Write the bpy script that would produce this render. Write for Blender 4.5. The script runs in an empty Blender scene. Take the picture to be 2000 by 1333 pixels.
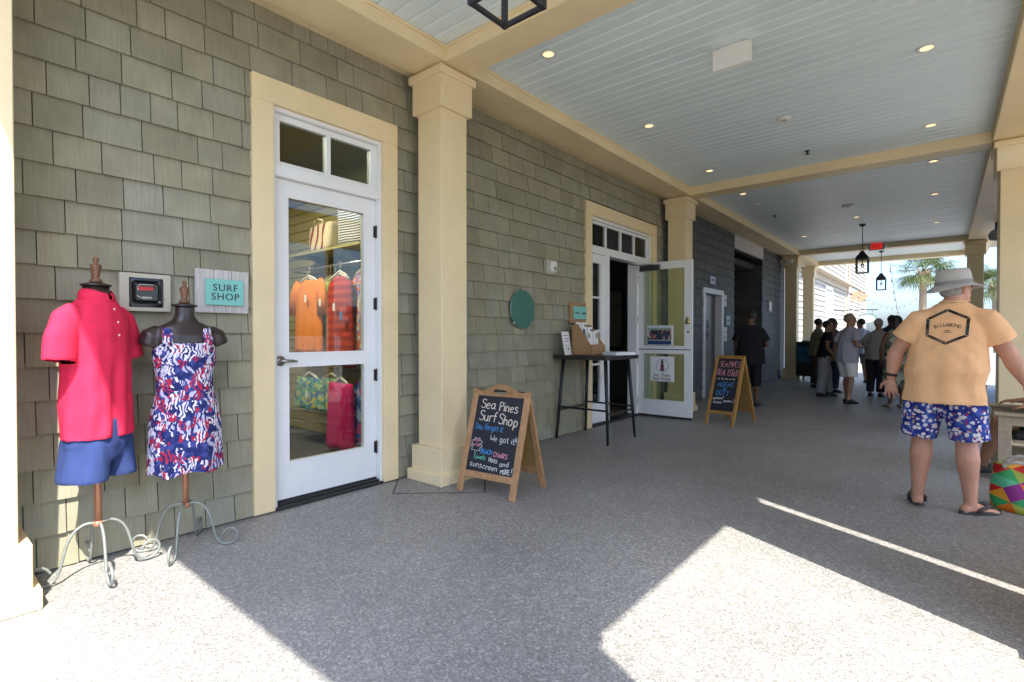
import bpy, bmesh, math, random
from mathutils import Vector, Matrix, noise
from mathutils.bvhtree import BVHTree
R = math.radians
SC = bpy.context.scene
COL = SC.collection
rnd = random.Random(7)

# ---------------------------------------------------------------- camera, sky, sun, exposure
cam_d = bpy.data.cameras.new('camera')
cam = bpy.data.objects.new('camera', cam_d); COL.objects.link(cam)
cam.location = (0, 0, 1.30)
cam.rotation_euler = (R(90 - 0.653), 0, R(39.943))
cam_d.sensor_fit = 'HORIZONTAL'; cam_d.sensor_width = 36; cam_d.lens = 18.162
cam_d.clip_start = 0.05; cam_d.clip_end = 3000
SC.camera = cam

SUN_DIR = Vector((-1.0, 0.49, -1.57)).normalized()
world = bpy.data.worlds.new('World'); SC.world = world; world.use_nodes = True
wn = world.node_tree.nodes; wl = world.node_tree.links
wn.clear()
sky = wn.new('ShaderNodeTexSky'); sky.sky_type = 'NISHITA'; sky.sun_disc = False
sky.sun_elevation = R(54.6); sky.sun_rotation = R(116); sky.air_density = 1.0; sky.dust_density = 3.0; sky.ozone_density = 8.0
bg = wn.new('ShaderNodeBackground'); bg.inputs['Strength'].default_value = 0.135
wo = wn.new('ShaderNodeOutputWorld')
wl.new(sky.outputs[0], bg.inputs[0]); wl.new(bg.outputs[0], wo.inputs[0])
sun_d = bpy.data.lights.new('sun', 'SUN'); sun_d.energy = 3.0; sun_d.angle = R(0.53); sun_d.color = (1.0, 0.95, 0.86)
sun = bpy.data.objects.new('sun', sun_d); COL.objects.link(sun)
sun.rotation_euler = SUN_DIR.to_track_quat('-Z', 'Y').to_euler(); sun.location = (20, -10, 30)
vs = SC.view_settings
SC.display_settings.display_device = 'sRGB'
vs.view_transform = 'Standard'; vs.look = 'None'; vs.exposure = 2.1; vs.gamma = 1.0; vs.use_curve_mapping = False
cy = SC.cycles
cy.max_bounces = 10; cy.diffuse_bounces = 6; cy.glossy_bounces = 4; cy.transmission_bounces = 6; cy.transparent_max_bounces = 16
cy.caustics_reflective = False; cy.caustics_refractive = False; cy.sample_clamp_indirect = 6.0
cy.use_denoising = True

# ---------------------------------------------------------------- materials
def srgb(r, g, b):
    f = lambda c: (c / 255 / 12.92) if c / 255 <= 0.04045 else ((c / 255 + 0.055) / 1.055) ** 2.4
    return (f(r), f(g), f(b))
MATS = {}
def mat(name, color, rough=0.6, metal=0.0, var=0.0, vscale=8.0, bump=0.0, bscale=60.0, spec=0.5, objrand=0.0, emit=None, estr=0.0, stretch=None, sheen=0.0, scuff=0.0):
    """plain procedural material: base colour with soft noise variation, optional per object tone and bump"""
    if name in MATS: return MATS[name]
    m = bpy.data.materials.new(name); m.use_nodes = True
    nt = m.node_tree; n = nt.nodes; L = nt.links
    b = n['Principled BSDF']
    b.inputs['Roughness'].default_value = rough; b.inputs['Metallic'].default_value = metal
    b.inputs['Specular IOR Level'].default_value = spec
    if sheen: b.inputs['Sheen Weight'].default_value = sheen
    c4 = (*color, 1)
    b.inputs['Base Color'].default_value = c4
    tc = n.new('ShaderNodeTexCoord')
    src = tc.outputs['Object']
    if stretch:
        mp = n.new('ShaderNodeMapping'); mp.inputs['Scale'].default_value = stretch
        L.new(src, mp.inputs[0]); src = mp.outputs[0]
    out = None
    if var:
        nz = n.new('ShaderNodeTexNoise'); nz.inputs['Scale'].default_value = vscale; nz.inputs['Detail'].default_value = 5
        nz.inputs['Roughness'].default_value = 0.6
        L.new(src, nz.inputs['Vector'])
        mr = n.new('ShaderNodeMapRange'); mr.inputs[1].default_value = 0.25; mr.inputs[2].default_value = 0.75
        mr.inputs[3].default_value = 1 - var; mr.inputs[4].default_value = 1 + var
        L.new(nz.outputs[0], mr.inputs[0]); out = mr.outputs[0]
    if objrand:
        oi = n.new('ShaderNodeObjectInfo')
        mr2 = n.new('ShaderNodeMapRange'); mr2.inputs[3].default_value = 1 - objrand; mr2.inputs[4].default_value = 1 + objrand
        L.new(oi.outputs['Random'], mr2.inputs[0])
        if out:
            mm = n.new('ShaderNodeMath'); mm.operation = 'MULTIPLY'; L.new(out, mm.inputs[0]); L.new(mr2.outputs[0], mm.inputs[1]); out = mm.outputs[0]
        else: out = mr2.outputs[0]
    if out:
        hs = n.new('ShaderNodeHueSaturation'); hs.inputs['Color'].default_value = c4
        L.new(out, hs.inputs['Value']); L.new(hs.outputs[0], b.inputs['Base Color'])
        if scuff:   # scattered scuffs and smudges with shapes of their own
            ns = n.new('ShaderNodeTexNoise'); ns.inputs['Scale'].default_value = 7; ns.inputs['Detail'].default_value = 8; ns.inputs['Roughness'].default_value = 0.75; ns.inputs['Distortion'].default_value = 1.2; L.new(tc.outputs['Object'], ns.inputs['Vector'])
            ms = n.new('ShaderNodeMapRange'); ms.inputs[1].default_value = 0.60; ms.inputs[2].default_value = 0.72; ms.inputs[3].default_value = 0.0; ms.inputs[4].default_value = scuff; L.new(ns.outputs[0], ms.inputs[0])
            mm2 = n.new('ShaderNodeMix'); mm2.data_type = 'RGBA'; mm2.blend_type = 'MULTIPLY'; mm2.inputs[7].default_value = (0.62, 0.55, 0.45, 1); L.new(ms.outputs[0], mm2.inputs[0]); L.new(hs.outputs[0], mm2.inputs[6]); L.new(mm2.outputs[2], b.inputs['Base Color'])
    if bump:
        nb = n.new('ShaderNodeTexNoise'); nb.inputs['Scale'].default_value = bscale; nb.inputs['Detail'].default_value = 4
        L.new(src, nb.inputs['Vector'])
        bp = n.new('ShaderNodeBump'); bp.inputs['Strength'].default_value = bump; bp.inputs['Distance'].default_value = 0.01
        L.new(nb.outputs[0], bp.inputs['Height']); L.new(bp.outputs[0], b.inputs['Normal'])
    if emit:
        b.inputs['Emission Color'].default_value = (*emit, 1); b.inputs['Emission Strength'].default_value = estr
    MATS[name] = m
    return m

def node_mat(name):
    m = bpy.data.materials.new(name); m.use_nodes = True
    MATS[name] = m
    return m, m.node_tree.nodes, m.node_tree.links, m.node_tree.nodes['Principled BSDF']

def ramp(n, stops, interp='LINEAR'):
    r = n.new('ShaderNodeValToRGB'); cr = r.color_ramp; cr.interpolation = interp
    while len(cr.elements) > 1: cr.elements.remove(cr.elements[-1])
    cr.elements[0].position = stops[0][0]; cr.elements[0].color = (*stops[0][1], 1)
    for p, c in stops[1:]:
        e = cr.elements.new(p); e.color = (*c, 1)
    return r

def glass_mat(name, tint=(0.93, 0.97, 0.95), refl=1.0):
    m = bpy.data.materials.new(name); m.use_nodes = True
    n = m.node_tree.nodes; L = m.node_tree.links; n.clear()
    t = n.new('ShaderNodeBsdfTransparent'); t.inputs[0].default_value = (*tint, 1)
    g = n.new('ShaderNodeBsdfGlossy'); g.inputs['Roughness'].default_value = 0.01
    fr = n.new('ShaderNodeFresnel'); fr.inputs[0].default_value = 1.5
    mu = n.new('ShaderNodeMath'); mu.operation = 'MULTIPLY'; mu.inputs[1].default_value = refl; mu.use_clamp = True
    mx = n.new('ShaderNodeMixShader'); o = n.new('ShaderNodeOutputMaterial')
    L.new(fr.outputs[0], mu.inputs[0]); L.new(mu.outputs[0], mx.inputs[0]); L.new(t.outputs[0], mx.inputs[1]); L.new(g.outputs[0], mx.inputs[2]); L.new(mx.outputs[0], o.inputs[0])
    MATS[name] = m
    return m

# ---------------------------------------------------------------- mesh helpers
class MB:
    """collects shapes; build() links them as ONE mesh object"""
    def __init__(s): s.v = []; s.f = []; s.m = []; s.cur = 0
    def add(s, vs_, fs_):
        o = len(s.v); s.v += [tuple(p) for p in vs_]
        for f in fs_: s.f.append(tuple(i + o for i in f)); s.m.append(s.cur)
        return s
    def box(s, x0, x1, y0, y1, z0, z1):
        if x0 > x1: x0, x1 = x1, x0
        if y0 > y1: y0, y1 = y1, y0
        if z0 > z1: z0, z1 = z1, z0
        return s.add([(x0, y0, z0), (x1, y0, z0), (x1, y1, z0), (x0, y1, z0), (x0, y0, z1), (x1, y0, z1), (x1, y1, z1), (x0, y1, z1)],
                     [(0, 3, 2, 1), (4, 5, 6, 7), (0, 1, 5, 4), (1, 2, 6, 5), (2, 3, 7, 6), (3, 0, 4, 7)])
    def bar(s, p, q, w, d=None, up=(0, 0, 1)):
        """square bar from p to q"""
        d = d or w
        p = Vector(p); q = Vector(q); t = (q - p).normalized()
        u = Vector(up)
        if abs(t.dot(u)) > 0.97: u = Vector((0, 1, 0))
        a = t.cross(u).normalized(); b = a.cross(t).normalized()
        vv = []
        for c in (p, q):
            for sa, sb in ((-1, -1), (1, -1), (1, 1), (-1, 1)): vv.append(c + a * sa * w / 2 + b * sb * d / 2)
        return s.add(vv, [(0, 1, 2, 3), (7, 6, 5, 4), (0, 4, 5, 1), (1, 5, 6, 2), (2, 6, 7, 3), (3, 7, 4, 0)])
    def tube(s, pts, rad, n=8, caps=True, sq=None):
        pts = [Vector(p) for p in pts]
        if not hasattr(rad, '__len__'): rad = [rad] * len(pts)
        up = None; rings = []
        for i, p in enumerate(pts):
            t = (pts[min(i + 1, len(pts) - 1)] - pts[max(i - 1, 0)])
            t = t.normalized() if t.length > 1e-9 else Vector((0, 0, 1))
            if up is None:
                up = Vector((1, 0, 0)) if abs(t.x) < 0.8 else Vector((0, 1, 0))
            up = (up - t * up.dot(t)).normalized(); sd = t.cross(up)
            r = rad[i]; ra, rb = r if hasattr(r, '__len__') else (r, r)
            rings.append([p + up * math.cos(2 * math.pi * k / n) * ra + sd * math.sin(2 * math.pi * k / n) * rb for k in range(n)])
        return s.loft(rings, caps)
    def loft(s, rings, caps=True):
        n = len(rings[0]); vv = [p for r in rings for p in r]; ff = []
        for i in range(len(rings) - 1):
            for k in range(n):
                k2 = (k + 1) % n
                ff.append((i * n + k, i * n + k2, (i + 1) * n + k2, (i + 1) * n + k))
        if caps:
            ff.append(tuple(range(n - 1, -1, -1))); ff.append(tuple((len(rings) - 1) * n + k for k in range(n)))
        return s.add(vv, ff)
    def lathe(s, prof, c=(0, 0, 0), n=24, sx=1, sy=1):
        """prof: (radius, z) list, around z"""
        return s.loft([[(c[0] + r * sx * math.cos(2 * math.pi * k / n), c[1] + r * sy * math.sin(2 * math.pi * k / n), c[2] + z) for k in range(n)] for r, z in prof], True)
    def ellipsoid(s, c, rx, ry, rz, n=16, m=10, rot=None):
        rings = []
        for i in range(m + 1):
            a = -math.pi / 2 + math.pi * i / m
            r = max(math.cos(a), 0.02)
            rings.append([Vector((rx * r * math.cos(2 * math.pi * k / n), ry * r * math.sin(2 * math.pi * k / n), rz * math.sin(a))) for k in range(n)])
        if rot is not None: rings = [[rot @ p for p in r] for r in rings]
        c = Vector(c)
        return s.loft([[c + p for p in r] for r in rings], True)
    def prism(s, poly, axis, a, b):
        """polygon of 2-D points extruded along axis from a to b (x: (y,z), y: (x,z), z: (x,y))"""
        n = len(poly)
        def P(p, t): return {'x': (t, p[0], p[1]), 'y': (p[0], t, p[1]), 'z': (p[0], p[1], t)}[axis]
        vv = [P(p, a) for p in poly] + [P(p, b) for p in poly]
        ff = [tuple(range(n - 1, -1, -1)), tuple(range(n, 2 * n))] + [(i, (i + 1) % n, n + (i + 1) % n, n + i) for i in range(n)]
        return s.add(vv, ff)
    def mesh(s, name, mats, smooth=False, bevel=0.0, weld=False):
        me = bpy.data.meshes.new(name); me.from_pydata(s.v, [], s.f)
        for m in (mats if isinstance(mats, (list, tuple)) else [mats]):
            if m: me.materials.append(m)
        if any(s.m): me.polygons.foreach_set('material_index', s.m)
        bm = bmesh.new(); bm.from_mesh(me)
        if weld: bmesh.ops.remove_doubles(bm, verts=bm.verts, dist=1e-5)
        bmesh.ops.recalc_face_normals(bm, faces=bm.faces)
        if bevel: bmesh.ops.bevel(bm, geom=list(bm.edges), offset=bevel, segments=1, affect='EDGES', clamp_overlap=True)
        bm.to_mesh(me); bm.free()
        if smooth: me.polygons.foreach_set('use_smooth', [True] * len(me.polygons))
        me.update()
        return me
    def build(s, name, mats, parent=None, smooth=False, bevel=0.0, loc=None, rot=None, weld=False):
        return link(name, s.mesh(name, mats, smooth, bevel, weld), parent, loc, rot)

def link(name, data, parent=None, loc=None, rot=None):
    o = bpy.data.objects.new(name, data); COL.objects.link(o)
    if parent is not None: o.parent = parent
    if loc is not None: o.location = loc
    if rot is not None: o.rotation_euler = rot
    return o
def tag(o, label=None, cat=None, group=None, kind=None):
    if label: o['label'] = label
    if cat: o['category'] = cat
    if group: o['group'] = group
    if kind: o['kind'] = kind
    return o
def thing(name, label, cat, loc=(0, 0, 0), rz=0.0, group=None):
    o = bpy.data.objects.new(name, None); COL.objects.link(o); o.empty_display_size = 0.1
    o.location = loc; o.rotation_euler = (0, 0, rz)
    return tag(o, label, cat, group)
def struct(name, mb, m, parent=None, **k):
    o = mb.build(name, m, parent, **k)
    if parent is None: o['kind'] = 'structure'
    return o
def B(*a): return MB().box(*a)

# ---------------------------------------------------------------- shared materials
M_TRIM = mat('cream_trim_paint', (0.765, 0.62, 0.37), 0.5, var=0.085, vscale=1.6, bump=0.03, bscale=40, scuff=0.35)
M_WHITE = mat('white_paint', (0.78, 0.78, 0.765), 0.4, var=0.04, vscale=3, scuff=0.22)
M_BLACK = mat('black_metal', (0.018, 0.018, 0.02), 0.45, metal=0.2)
M_DARK = mat('dark_gap', (0.035, 0.034, 0.03), 0.9)
M_STEEL = mat('brushed_steel', (0.42, 0.41, 0.40), 0.35, metal=0.9, var=0.1, vscale=6, stretch=(1, 1, 20))
M_GLASS = glass_mat('clear_glass')
M_BRASS = mat('brass', (0.7, 0.52, 0.22), 0.3, metal=0.9)
M_PAPER = mat('white_paper', (0.8, 0.8, 0.79), 0.6)
M_PLASTIC = mat('white_plastic', (0.72, 0.72, 0.69), 0.45)

def shingle_material(name, base, island=False):
    m, n, L, b = node_mat(name)
    tc = n.new('ShaderNodeTexCoord'); geo = n.new('ShaderNodeNewGeometry'); oi = n.new('ShaderNodeObjectInfo')
    rand = geo.outputs['Random Per Island'] if island else oi.outputs['Random']
    dark = tuple(c * 0.84 for c in base); gry = (base[0] * 0.98, base[1] * 1.02, base[2] * 1.12); lite = tuple(c * 1.10 for c in base)
    rp = ramp(n, [(0.0, dark), (0.3, base), (0.55, gry), (0.75, base), (1.0, lite)])
    L.new(rand, rp.inputs[0])
    # weathering: world-space vertical grain and blotches
    mp = n.new('ShaderNodeMapping'); mp.inputs['Scale'].default_value = (1, 60, 3)
    L.new(geo.outputs['Position'], mp.inputs[0])
    gr = n.new('ShaderNodeTexNoise'); gr.inputs['Scale'].default_value = 1.6; gr.inputs['Detail'].default_value = 4
    L.new(mp.outputs[0], gr.inputs['Vector'])
    bl = n.new('ShaderNodeTexNoise'); bl.inputs['Scale'].default_value = 4.5; bl.inputs['Detail'].default_value = 5
    L.new(geo.outputs['Position'], bl.inputs['Vector'])
    a1 = n.new('ShaderNodeMapRange'); a1.inputs[1].default_value = 0.3; a1.inputs[2].default_value = 0.7; a1.inputs[3].default_value = 0.90; a1.inputs[4].default_value = 1.09
    L.new(gr.outputs[0], a1.inputs[0])
    a2 = n.new('ShaderNodeMapRange'); a2.inputs[1].default_value = 0.3; a2.inputs[2].default_value = 0.7; a2.inputs[3].default_value = 0.88; a2.inputs[4].default_value = 1.12
    L.new(bl.outputs[0], a2.inputs[0])
    mu = n.new('ShaderNodeMath'); mu.operation = 'MULTIPLY'; L.new(a1.outputs[0], mu.inputs[0]); L.new(a2.outputs[0], mu.inputs[1])
    hs = n.new('ShaderNodeHueSaturation'); L.new(rp.outputs[0], hs.inputs['Color']); L.new(mu.outputs[0], hs.inputs['Value'])
    L.new(hs.outputs[0], b.inputs['Base Color'])
    b.inputs['Roughness'].default_value = 0.62; b.inputs['Specular IOR Level'].default_value = 0.35
    bp = n.new('ShaderNodeBump'); bp.inputs['Strength'].default_value = 0.25; bp.inputs['Distance'].default_value = 0.004
    L.new(gr.outputs[0], bp.inputs['Height']); L.new(bp.outputs[0], b.inputs['Normal'])
    return m
M_SHINGLE = shingle_material('olive_shingle_paint', (0.287, 0.270, 0.186))
M_SHINGLE_FAR = shingle_material('shaded_shingle_tone', (0.095, 0.098, 0.092), island=True)  # same shingles; the weaker light there is put into this darker colour

def floor_material():
    m, n, L, b = node_mat('shell_concrete')
    tc = n.new('ShaderNodeTexCoord'); P = tc.outputs['Object']
    wob = n.new('ShaderNodeTexNoise'); wob.inputs['Scale'].default_value = 30; L.new(P, wob.inputs['Vector'])
    add = n.new('ShaderNodeVectorMath'); add.operation = 'MULTIPLY_ADD'; add.inputs[1].default_value = (0.02, 0.02, 0.02)
    L.new(wob.outputs['Color'], add.inputs[0]); L.new(P, add.inputs[2])
    v1 = n.new('ShaderNodeTexVoronoi'); v1.inputs['Scale'].default_value = 95; L.new(add.outputs[0], v1.inputs['Vector'])
    v2 = n.new('ShaderNodeTexVoronoi'); v2.inputs['Scale'].default_value = 210; L.new(add.outputs[0], v2.inputs['Vector'])
    s1 = n.new('ShaderNodeSeparateColor'); L.new(v1.outputs['Color'], s1.inputs[0])
    s2 = n.new('ShaderNodeSeparateColor'); L.new(v2.outputs['Color'], s2.inputs[0])
    r1 = ramp(n, [(0.0, (0.165, 0.162, 0.155)), (0.45, (0.245, 0.237, 0.222)), (0.74, (0.30, 0.288, 0.268)), (0.86, (0.41, 0.395, 0.365)), (1.0, (0.53, 0.51, 0.47))])
    r2 = ramp(n, [(0.0, (0.125, 0.123, 0.12)), (0.5, (0.245, 0.236, 0.222)), (0.85, (0.32, 0.308, 0.288)), (0.94, (0.47, 0.452, 0.42)), (1.0, (0.56, 0.545, 0.50))])
    L.new(s1.outputs[0], r1.inputs[0]); L.new(s2.outputs[0], r2.inputs[0])
    mx = n.new('ShaderNodeMix'); mx.data_type = 'RGBA'; mx.inputs[0].default_value = 0.5
    L.new(r1.outputs[0], mx.inputs[6]); L.new(r2.outputs[0], mx.inputs[7])
    # large stains and traffic wear
    st = n.new('ShaderNodeTexNoise'); st.inputs['Scale'].default_value = 0.9; st.inputs['Detail'].default_value = 6; st.inputs['Roughness'].default_value = 0.65; L.new(P, st.inputs['Vector'])
    a = n.new('ShaderNodeMapRange'); a.inputs[1].default_value = 0.3; a.inputs[2].default_value = 0.7; a.inputs[3].default_value = 0.84; a.inputs[4].default_value = 1.14; L.new(st.outputs[0], a.inputs[0])
    # rare dark specks and gum spots
    v3 = n.new('ShaderNodeTexVoronoi'); v3.inputs['Scale'].default_value = 7; L.new(add.outputs[0], v3.inputs['Vector'])
    g = n.new('ShaderNodeMapRange'); g.inputs[1].default_value = 0.05; g.inputs[2].default_value = 0.085; g.inputs[3].default_value = 0.35; g.inputs[4].default_value = 1.0; L.new(v3.outputs['Distance'], g.inputs[0])
    s3 = n.new('ShaderNodeSeparateColor'); L.new(v3.outputs['Color'], s3.inputs[0])
    gt = n.new('ShaderNodeMath'); gt.operation = 'LESS_THAN'; gt.inputs[1].default_value = 0.86; L.new(s3.outputs[0], gt.inputs[0])
    mg = n.new('ShaderNodeMath'); mg.operation = 'MAXIMUM'; L.new(g.outputs[0], mg.inputs[0]); L.new(gt.outputs[0], mg.inputs[1])
    mu = n.new('ShaderNodeMath'); mu.operation = 'MULTIPLY'; L.new(a.outputs[0], mu.inputs[0]); L.new(mg.outputs[0], mu.inputs[1])
    hs = n.new('ShaderNodeHueSaturation'); L.new(mx.outputs[2], hs.inputs['Color']); L.new(mu.outputs[0], hs.inputs['Value'])
    sn = n.new('ShaderNodeTexNoise'); sn.inputs['Scale'].default_value = 1.7; sn.inputs['Detail'].default_value = 7; sn.inputs['Roughness'].default_value = 0.7; sn.inputs['Distortion'].default_value = 0.6; L.new(P, sn.inputs['Vector'])
    sr = n.new('ShaderNodeMapRange'); sr.inputs[1].default_value = 0.60; sr.inputs[2].default_value = 0.74; sr.inputs[3].default_value = 0.0; sr.inputs[4].default_value = 0.42; L.new(sn.outputs[0], sr.inputs[0])
    sm = n.new('ShaderNodeMix'); sm.data_type = 'RGBA'; sm.blend_type = 'MULTIPLY'; L.new(sr.outputs[0], sm.inputs[0]); L.new(hs.outputs[0], sm.inputs[6]); sm.inputs[7].default_value = (0.62, 0.53, 0.42, 1)
    L.new(sm.outputs[2], b.inputs['Base Color'])
    b.inputs['Roughness'].default_value = 0.5; b.inputs['Specular IOR Level'].default_value = 0.4
    bp = n.new('ShaderNodeBump'); bp.inputs['Strength'].default_value = 0.35; bp.inputs['Distance'].default_value = 0.004
    L.new(v1.outputs['Distance'], bp.inputs['Height']); L.new(bp.outputs[0], b.inputs['Normal'])
    return m
M_FLOOR = floor_material()
# ---------------------------------------------------------------- ground and roof
struct('ground', MB().add([(-900, -900, 0), (900, -900, 0), (900, 900, 0), (-900, 900, 0)], [(0, 1, 2, 3)]), M_FLOOR)
def strip(a, b, w, z=0.003):
    a = Vector((*a, z)); b = Vector((*b, z)); t = (b - a).normalized(); nrm = Vector((-t.y, t.x, 0)) * w / 2
    return MB().add([a - nrm, b - nrm, b + nrm, a + nrm], [(0, 1, 2, 3)])
jm = MB()
for a, b in (((-3.453, 2.608), (-2.90, 3.11)), ((-3.453, 2.608), (-3.79, 2.919)), ((-2.90, 3.11), (-3.4, 3.66))):
    s_ = strip(a, b, 0.014); jm.add(s_.v, s_.f)
struct('pavement_joint', jm, mat('joint_sealant', (0.09, 0.09, 0.095), 0.8))
WX = -3.80          # face of the shop wall
ZS, ZC = 3.632, 3.765   # beam soffit, ceiling boards
CB = [(0.06, 0.36), (3.03, 3.335), (8.54, 8.84), (17.0, 17.3), (19.9, 20.2)]   # cross beams along y
struct('roof', B(-9.5, 1.30, -0.16, 20.25, 3.815, 4.1), mat('roof_board', (0.45, 0.42, 0.36), 0.8))
M_CEIL = mat('pale_blue_ceiling_paint', (0.70, 0.79, 0.80), 0.45, var=0.03, vscale=1.5, objrand=0.025)

# ---------------------------------------------------------------- ceilings of separate boards
M_GROOVE = mat('ceiling_groove', (0.62, 0.69, 0.70), 0.6)
def ceiling(y0, y1, pitch=0.137):
    par = struct('porch_ceiling', B(-3.27, 0.43, y0, y1, ZC + 0.024, ZC + 0.045), M_GROOVE)
    n = max(1, round((y1 - y0) / pitch)); p = (y1 - y0) / n; g = 0.0025; c = 0.010
    poly = [(g, 0.022), (g, c), (g + c, 0), (p - g - c, 0), (p - g, c), (p - g, 0.022)]
    me = MB().prism(poly, 'x', -3.268, 0.428).mesh('ceiling_board', M_CEIL)
    for i in range(n):
        o = link('ceiling_board', me, par, loc=(0, y0 + i * p, ZC + rnd.uniform(-0.0012, 0.0012)))
for (a, b) in zip(CB[:-1], CB[1:]): ceiling(a[1], b[0])

# ---------------------------------------------------------------- beams
def beam(mb, label): tag(mb.build('ceiling_beam', M_TRIM, None), label, 'beam', 'porch ceiling beams')
lab = ['cream cross beam over the leftmost column, behind the camera', 'cream cross beam meeting the column beside the surf shop door', 'cream cross beam meeting the column behind the open glass door',
       'shaded cross beam that carries the red exit sign', 'outermost cross beam at the far bright end of the porch']
for i, (y0, y1) in enumerate(CB):
    m = B(-3.268, 0.428, y0, y1, ZS, 3.80)
    m.box(-3.262, 0.422, y0 - 0.012, y0, ZC - 0.028, ZC - 0.002).box(-3.262, 0.422, y1, y1 + 0.012, ZC - 0.028, ZC - 0.002)
    beam(m, lab[i])
lb = B(-3.63, -3.27, -0.1, 20.2, ZS, 3.80).box(WX + 0.001, -3.632, -0.1, 17.35, ZS + 0.035, 3.80)
lb.box(-3.655, -3.631, -0.1, 17.35, ZS + 0.004, ZS + 0.034)
for (a, b) in zip(CB[:-1], CB[1:]): lb.box(-3.27, -3.258, a[1] + 0.013, b[0] - 0.013, ZC - 0.028, ZC - 0.002)
beam(lb, 'long cream beam along the shingled shop wall above the columns')
rb = B(0.43, 0.90, -0.1, 20.2, ZS, 3.80)
for (a, b) in zip(CB[:-1], CB[1:]): rb.box(0.418, 0.43, a[1] + 0.013, b[0] - 0.013, ZC - 0.028, ZC - 0.002)
beam(rb, 'long cream beam on the open right side of the porch')

# ---------------------------------------------------------------- columns
def column(x0, x1, y0, y1, label):
    cx_, cy_ = (x0 + x1) / 2, (y0 + y1) / 2; hx, hy = (x1 - x0) / 2, (y1 - y0) / 2
    t = thing('porch_column', label, 'column', (cx_, cy_, 0), 0, 'porch columns')
    def ring(e, z0, z1, bev=0.004): return MB().box(-hx - e, hx + e, -hy - e, hy + e, z0, z1)
    ring(0, 0.30, 3.30).build('shaft', M_TRIM, t, bevel=0.004)
    b = ring(0.045, 0.08, 0.312).build('base', M_TRIM, t, bevel=0.005)
    ring(0.075, 0.0, 0.098).build('plinth', M_TRIM, b, bevel=0.006)
    c = ring(0.036, 3.27, 3.575).build('capital', M_TRIM, t, bevel=0.004)
    ring(0.062, 3.545, 3.612).build('cap', M_TRIM, c, bevel=0.006)
    ring(0.02, 3.611, ZS - 0.001).build('neck', M_TRIM, c)
    return t
column(-3.655, -3.345, 0.055, 0.365, 'sunlit cream column at the left edge beside the dressed mannequins')
column(-3.655, -3.347, 3.045, 3.355, 'cream square column between the surf shop door and the chalkboard sign')
column(-3.655, -3.345, 8.535, 8.845, 'cream column behind the open glass door')
column(-3.64, -3.33, 16.95, 17.26, 'shaded column at the far end of the shingled wall')
column(-3.72, -3.41, 19.9, 20.2, 'outermost left column beside the bright sided house')
column(0.48, 0.95, 0.06, 0.88, 'wide pier just outside the picture on the right near the camera')
column(0.48, 0.95, 2.84, 3.31, 'column just outside the picture whose shadow crosses the sunlit floor')
column(0.50, 0.97, 8.53, 9.0, 'large beige column on the right behind the man in the hat')
column(0.41, 0.72, 16.98, 17.28, 'narrow shaded column at the far right end of the porch')
# added roof, building block and screen, out of view, that shape the sun patches
rw = thing('added_sun_canopy', 'added unseen flat roof right of the porch that keeps sun off its floor', 'canopy', (2.3, 10, 0))
MB().box(-1.28, 1.25, -6.4, -.4, 3.40, 3.52).box(-1.28, -.61, -.4, 1.2, 3.40, 3.52).build('roof', M_TRIM, rw)  # flat roof of the added canopy
for y in (-6.2, -3.4, -.6): MB().box(1.05, 1.19, y - .07, y + .07, 0, 3.40).build('post', M_TRIM, rw)
sb_ = thing('added_shade_block', 'added unseen tan block that shades the far half of the porch', 'building', (3.3, 12.8, 0))  # added unseen block, holds sun and sky off the far half
MB().box(-1.6, 1.7, -3.3, 3.5, 0, 7.5).build('wall', mat('added_block_tan', (0.48, 0.43, 0.34), 0.8, var=0.08), sb_)  # body of the added shade block
sc_ = thing('added_sun_screen', 'added unseen cream panel beside the near right column that cuts the sun strip', 'screen', (1.35, 3.21, 0))  # added unseen panel, ends the narrow strip of sun on the floor
MB().box(-.03, .03, 0, 1.0, .05, 4.2).build('panel', M_TRIM, sc_)  # panel of the added sun screen
for y in (0.06, .94): MB().box(-.05, .05, y - .05, y + .05, 0, 4.21).build('post', M_TRIM, sc_)

# ---------------------------------------------------------------- shop walls
def shingle_mesh():
    # wedge: thick butt at the bottom, thin at the top (unit width along y, unit height along z)
    v = [(0, 0, 0), (0.027, 0, 0), (0.027, 1, 0), (0, 1, 0), (0, 0, 1), (0.003, 0, 1), (0.003, 1, 1), (0, 1, 1)]
    return MB().add(v, [(0, 3, 2, 1), (4, 5, 6, 7), (0, 1, 5, 4), (1, 2, 6, 5), (2, 3, 7, 6), (3, 0, 4, 7)])
SH_ME = shingle_mesh().mesh('shingle', M_SHINGLE)
EXPO = 0.186
def shingle_rows(y0, y1, holes, wmin, wmax, ztop=3.68, z0=0.01):
    """yields (y, width, z, height) with openings (ya, yb, zb) kept free"""
    k = 0
    while z0 + k * EXPO < ztop:
        z = z0 + k * EXPO
        segs = [(y0, y1)]
        for (ha, hb, hz0, hz) in holes:
            if z + EXPO * 0.35 < hz and z > hz0 - EXPO * 0.5:
                ns = []
                for (a, b) in segs:
                    if hb <= a or ha >= b: ns.append((a, b)); continue
                    if ha - a > 0.02: ns.append((a, ha))
                    if b - hb > 0.02: ns.append((hb, b))
                segs = ns
        for (a, b) in segs:
            y = a - rnd.uniform(0, wmin * 0.6)
            while y < b - 0.012:
                w = rnd.choice((wmin, wmin * 1.15, (wmin + wmax) / 2, wmax, wmax * 1.12)) * rnd.uniform(0.94, 1.06)
                s, e = max(y, a), min(y + w, b)
                if b - e < 0.05: e = b
                yield s, e - s, z, min(EXPO + 0.022, ztop - z + 0.05)
                y = e if e == b else y + w
                if e == b: break
        k += 1
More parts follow.
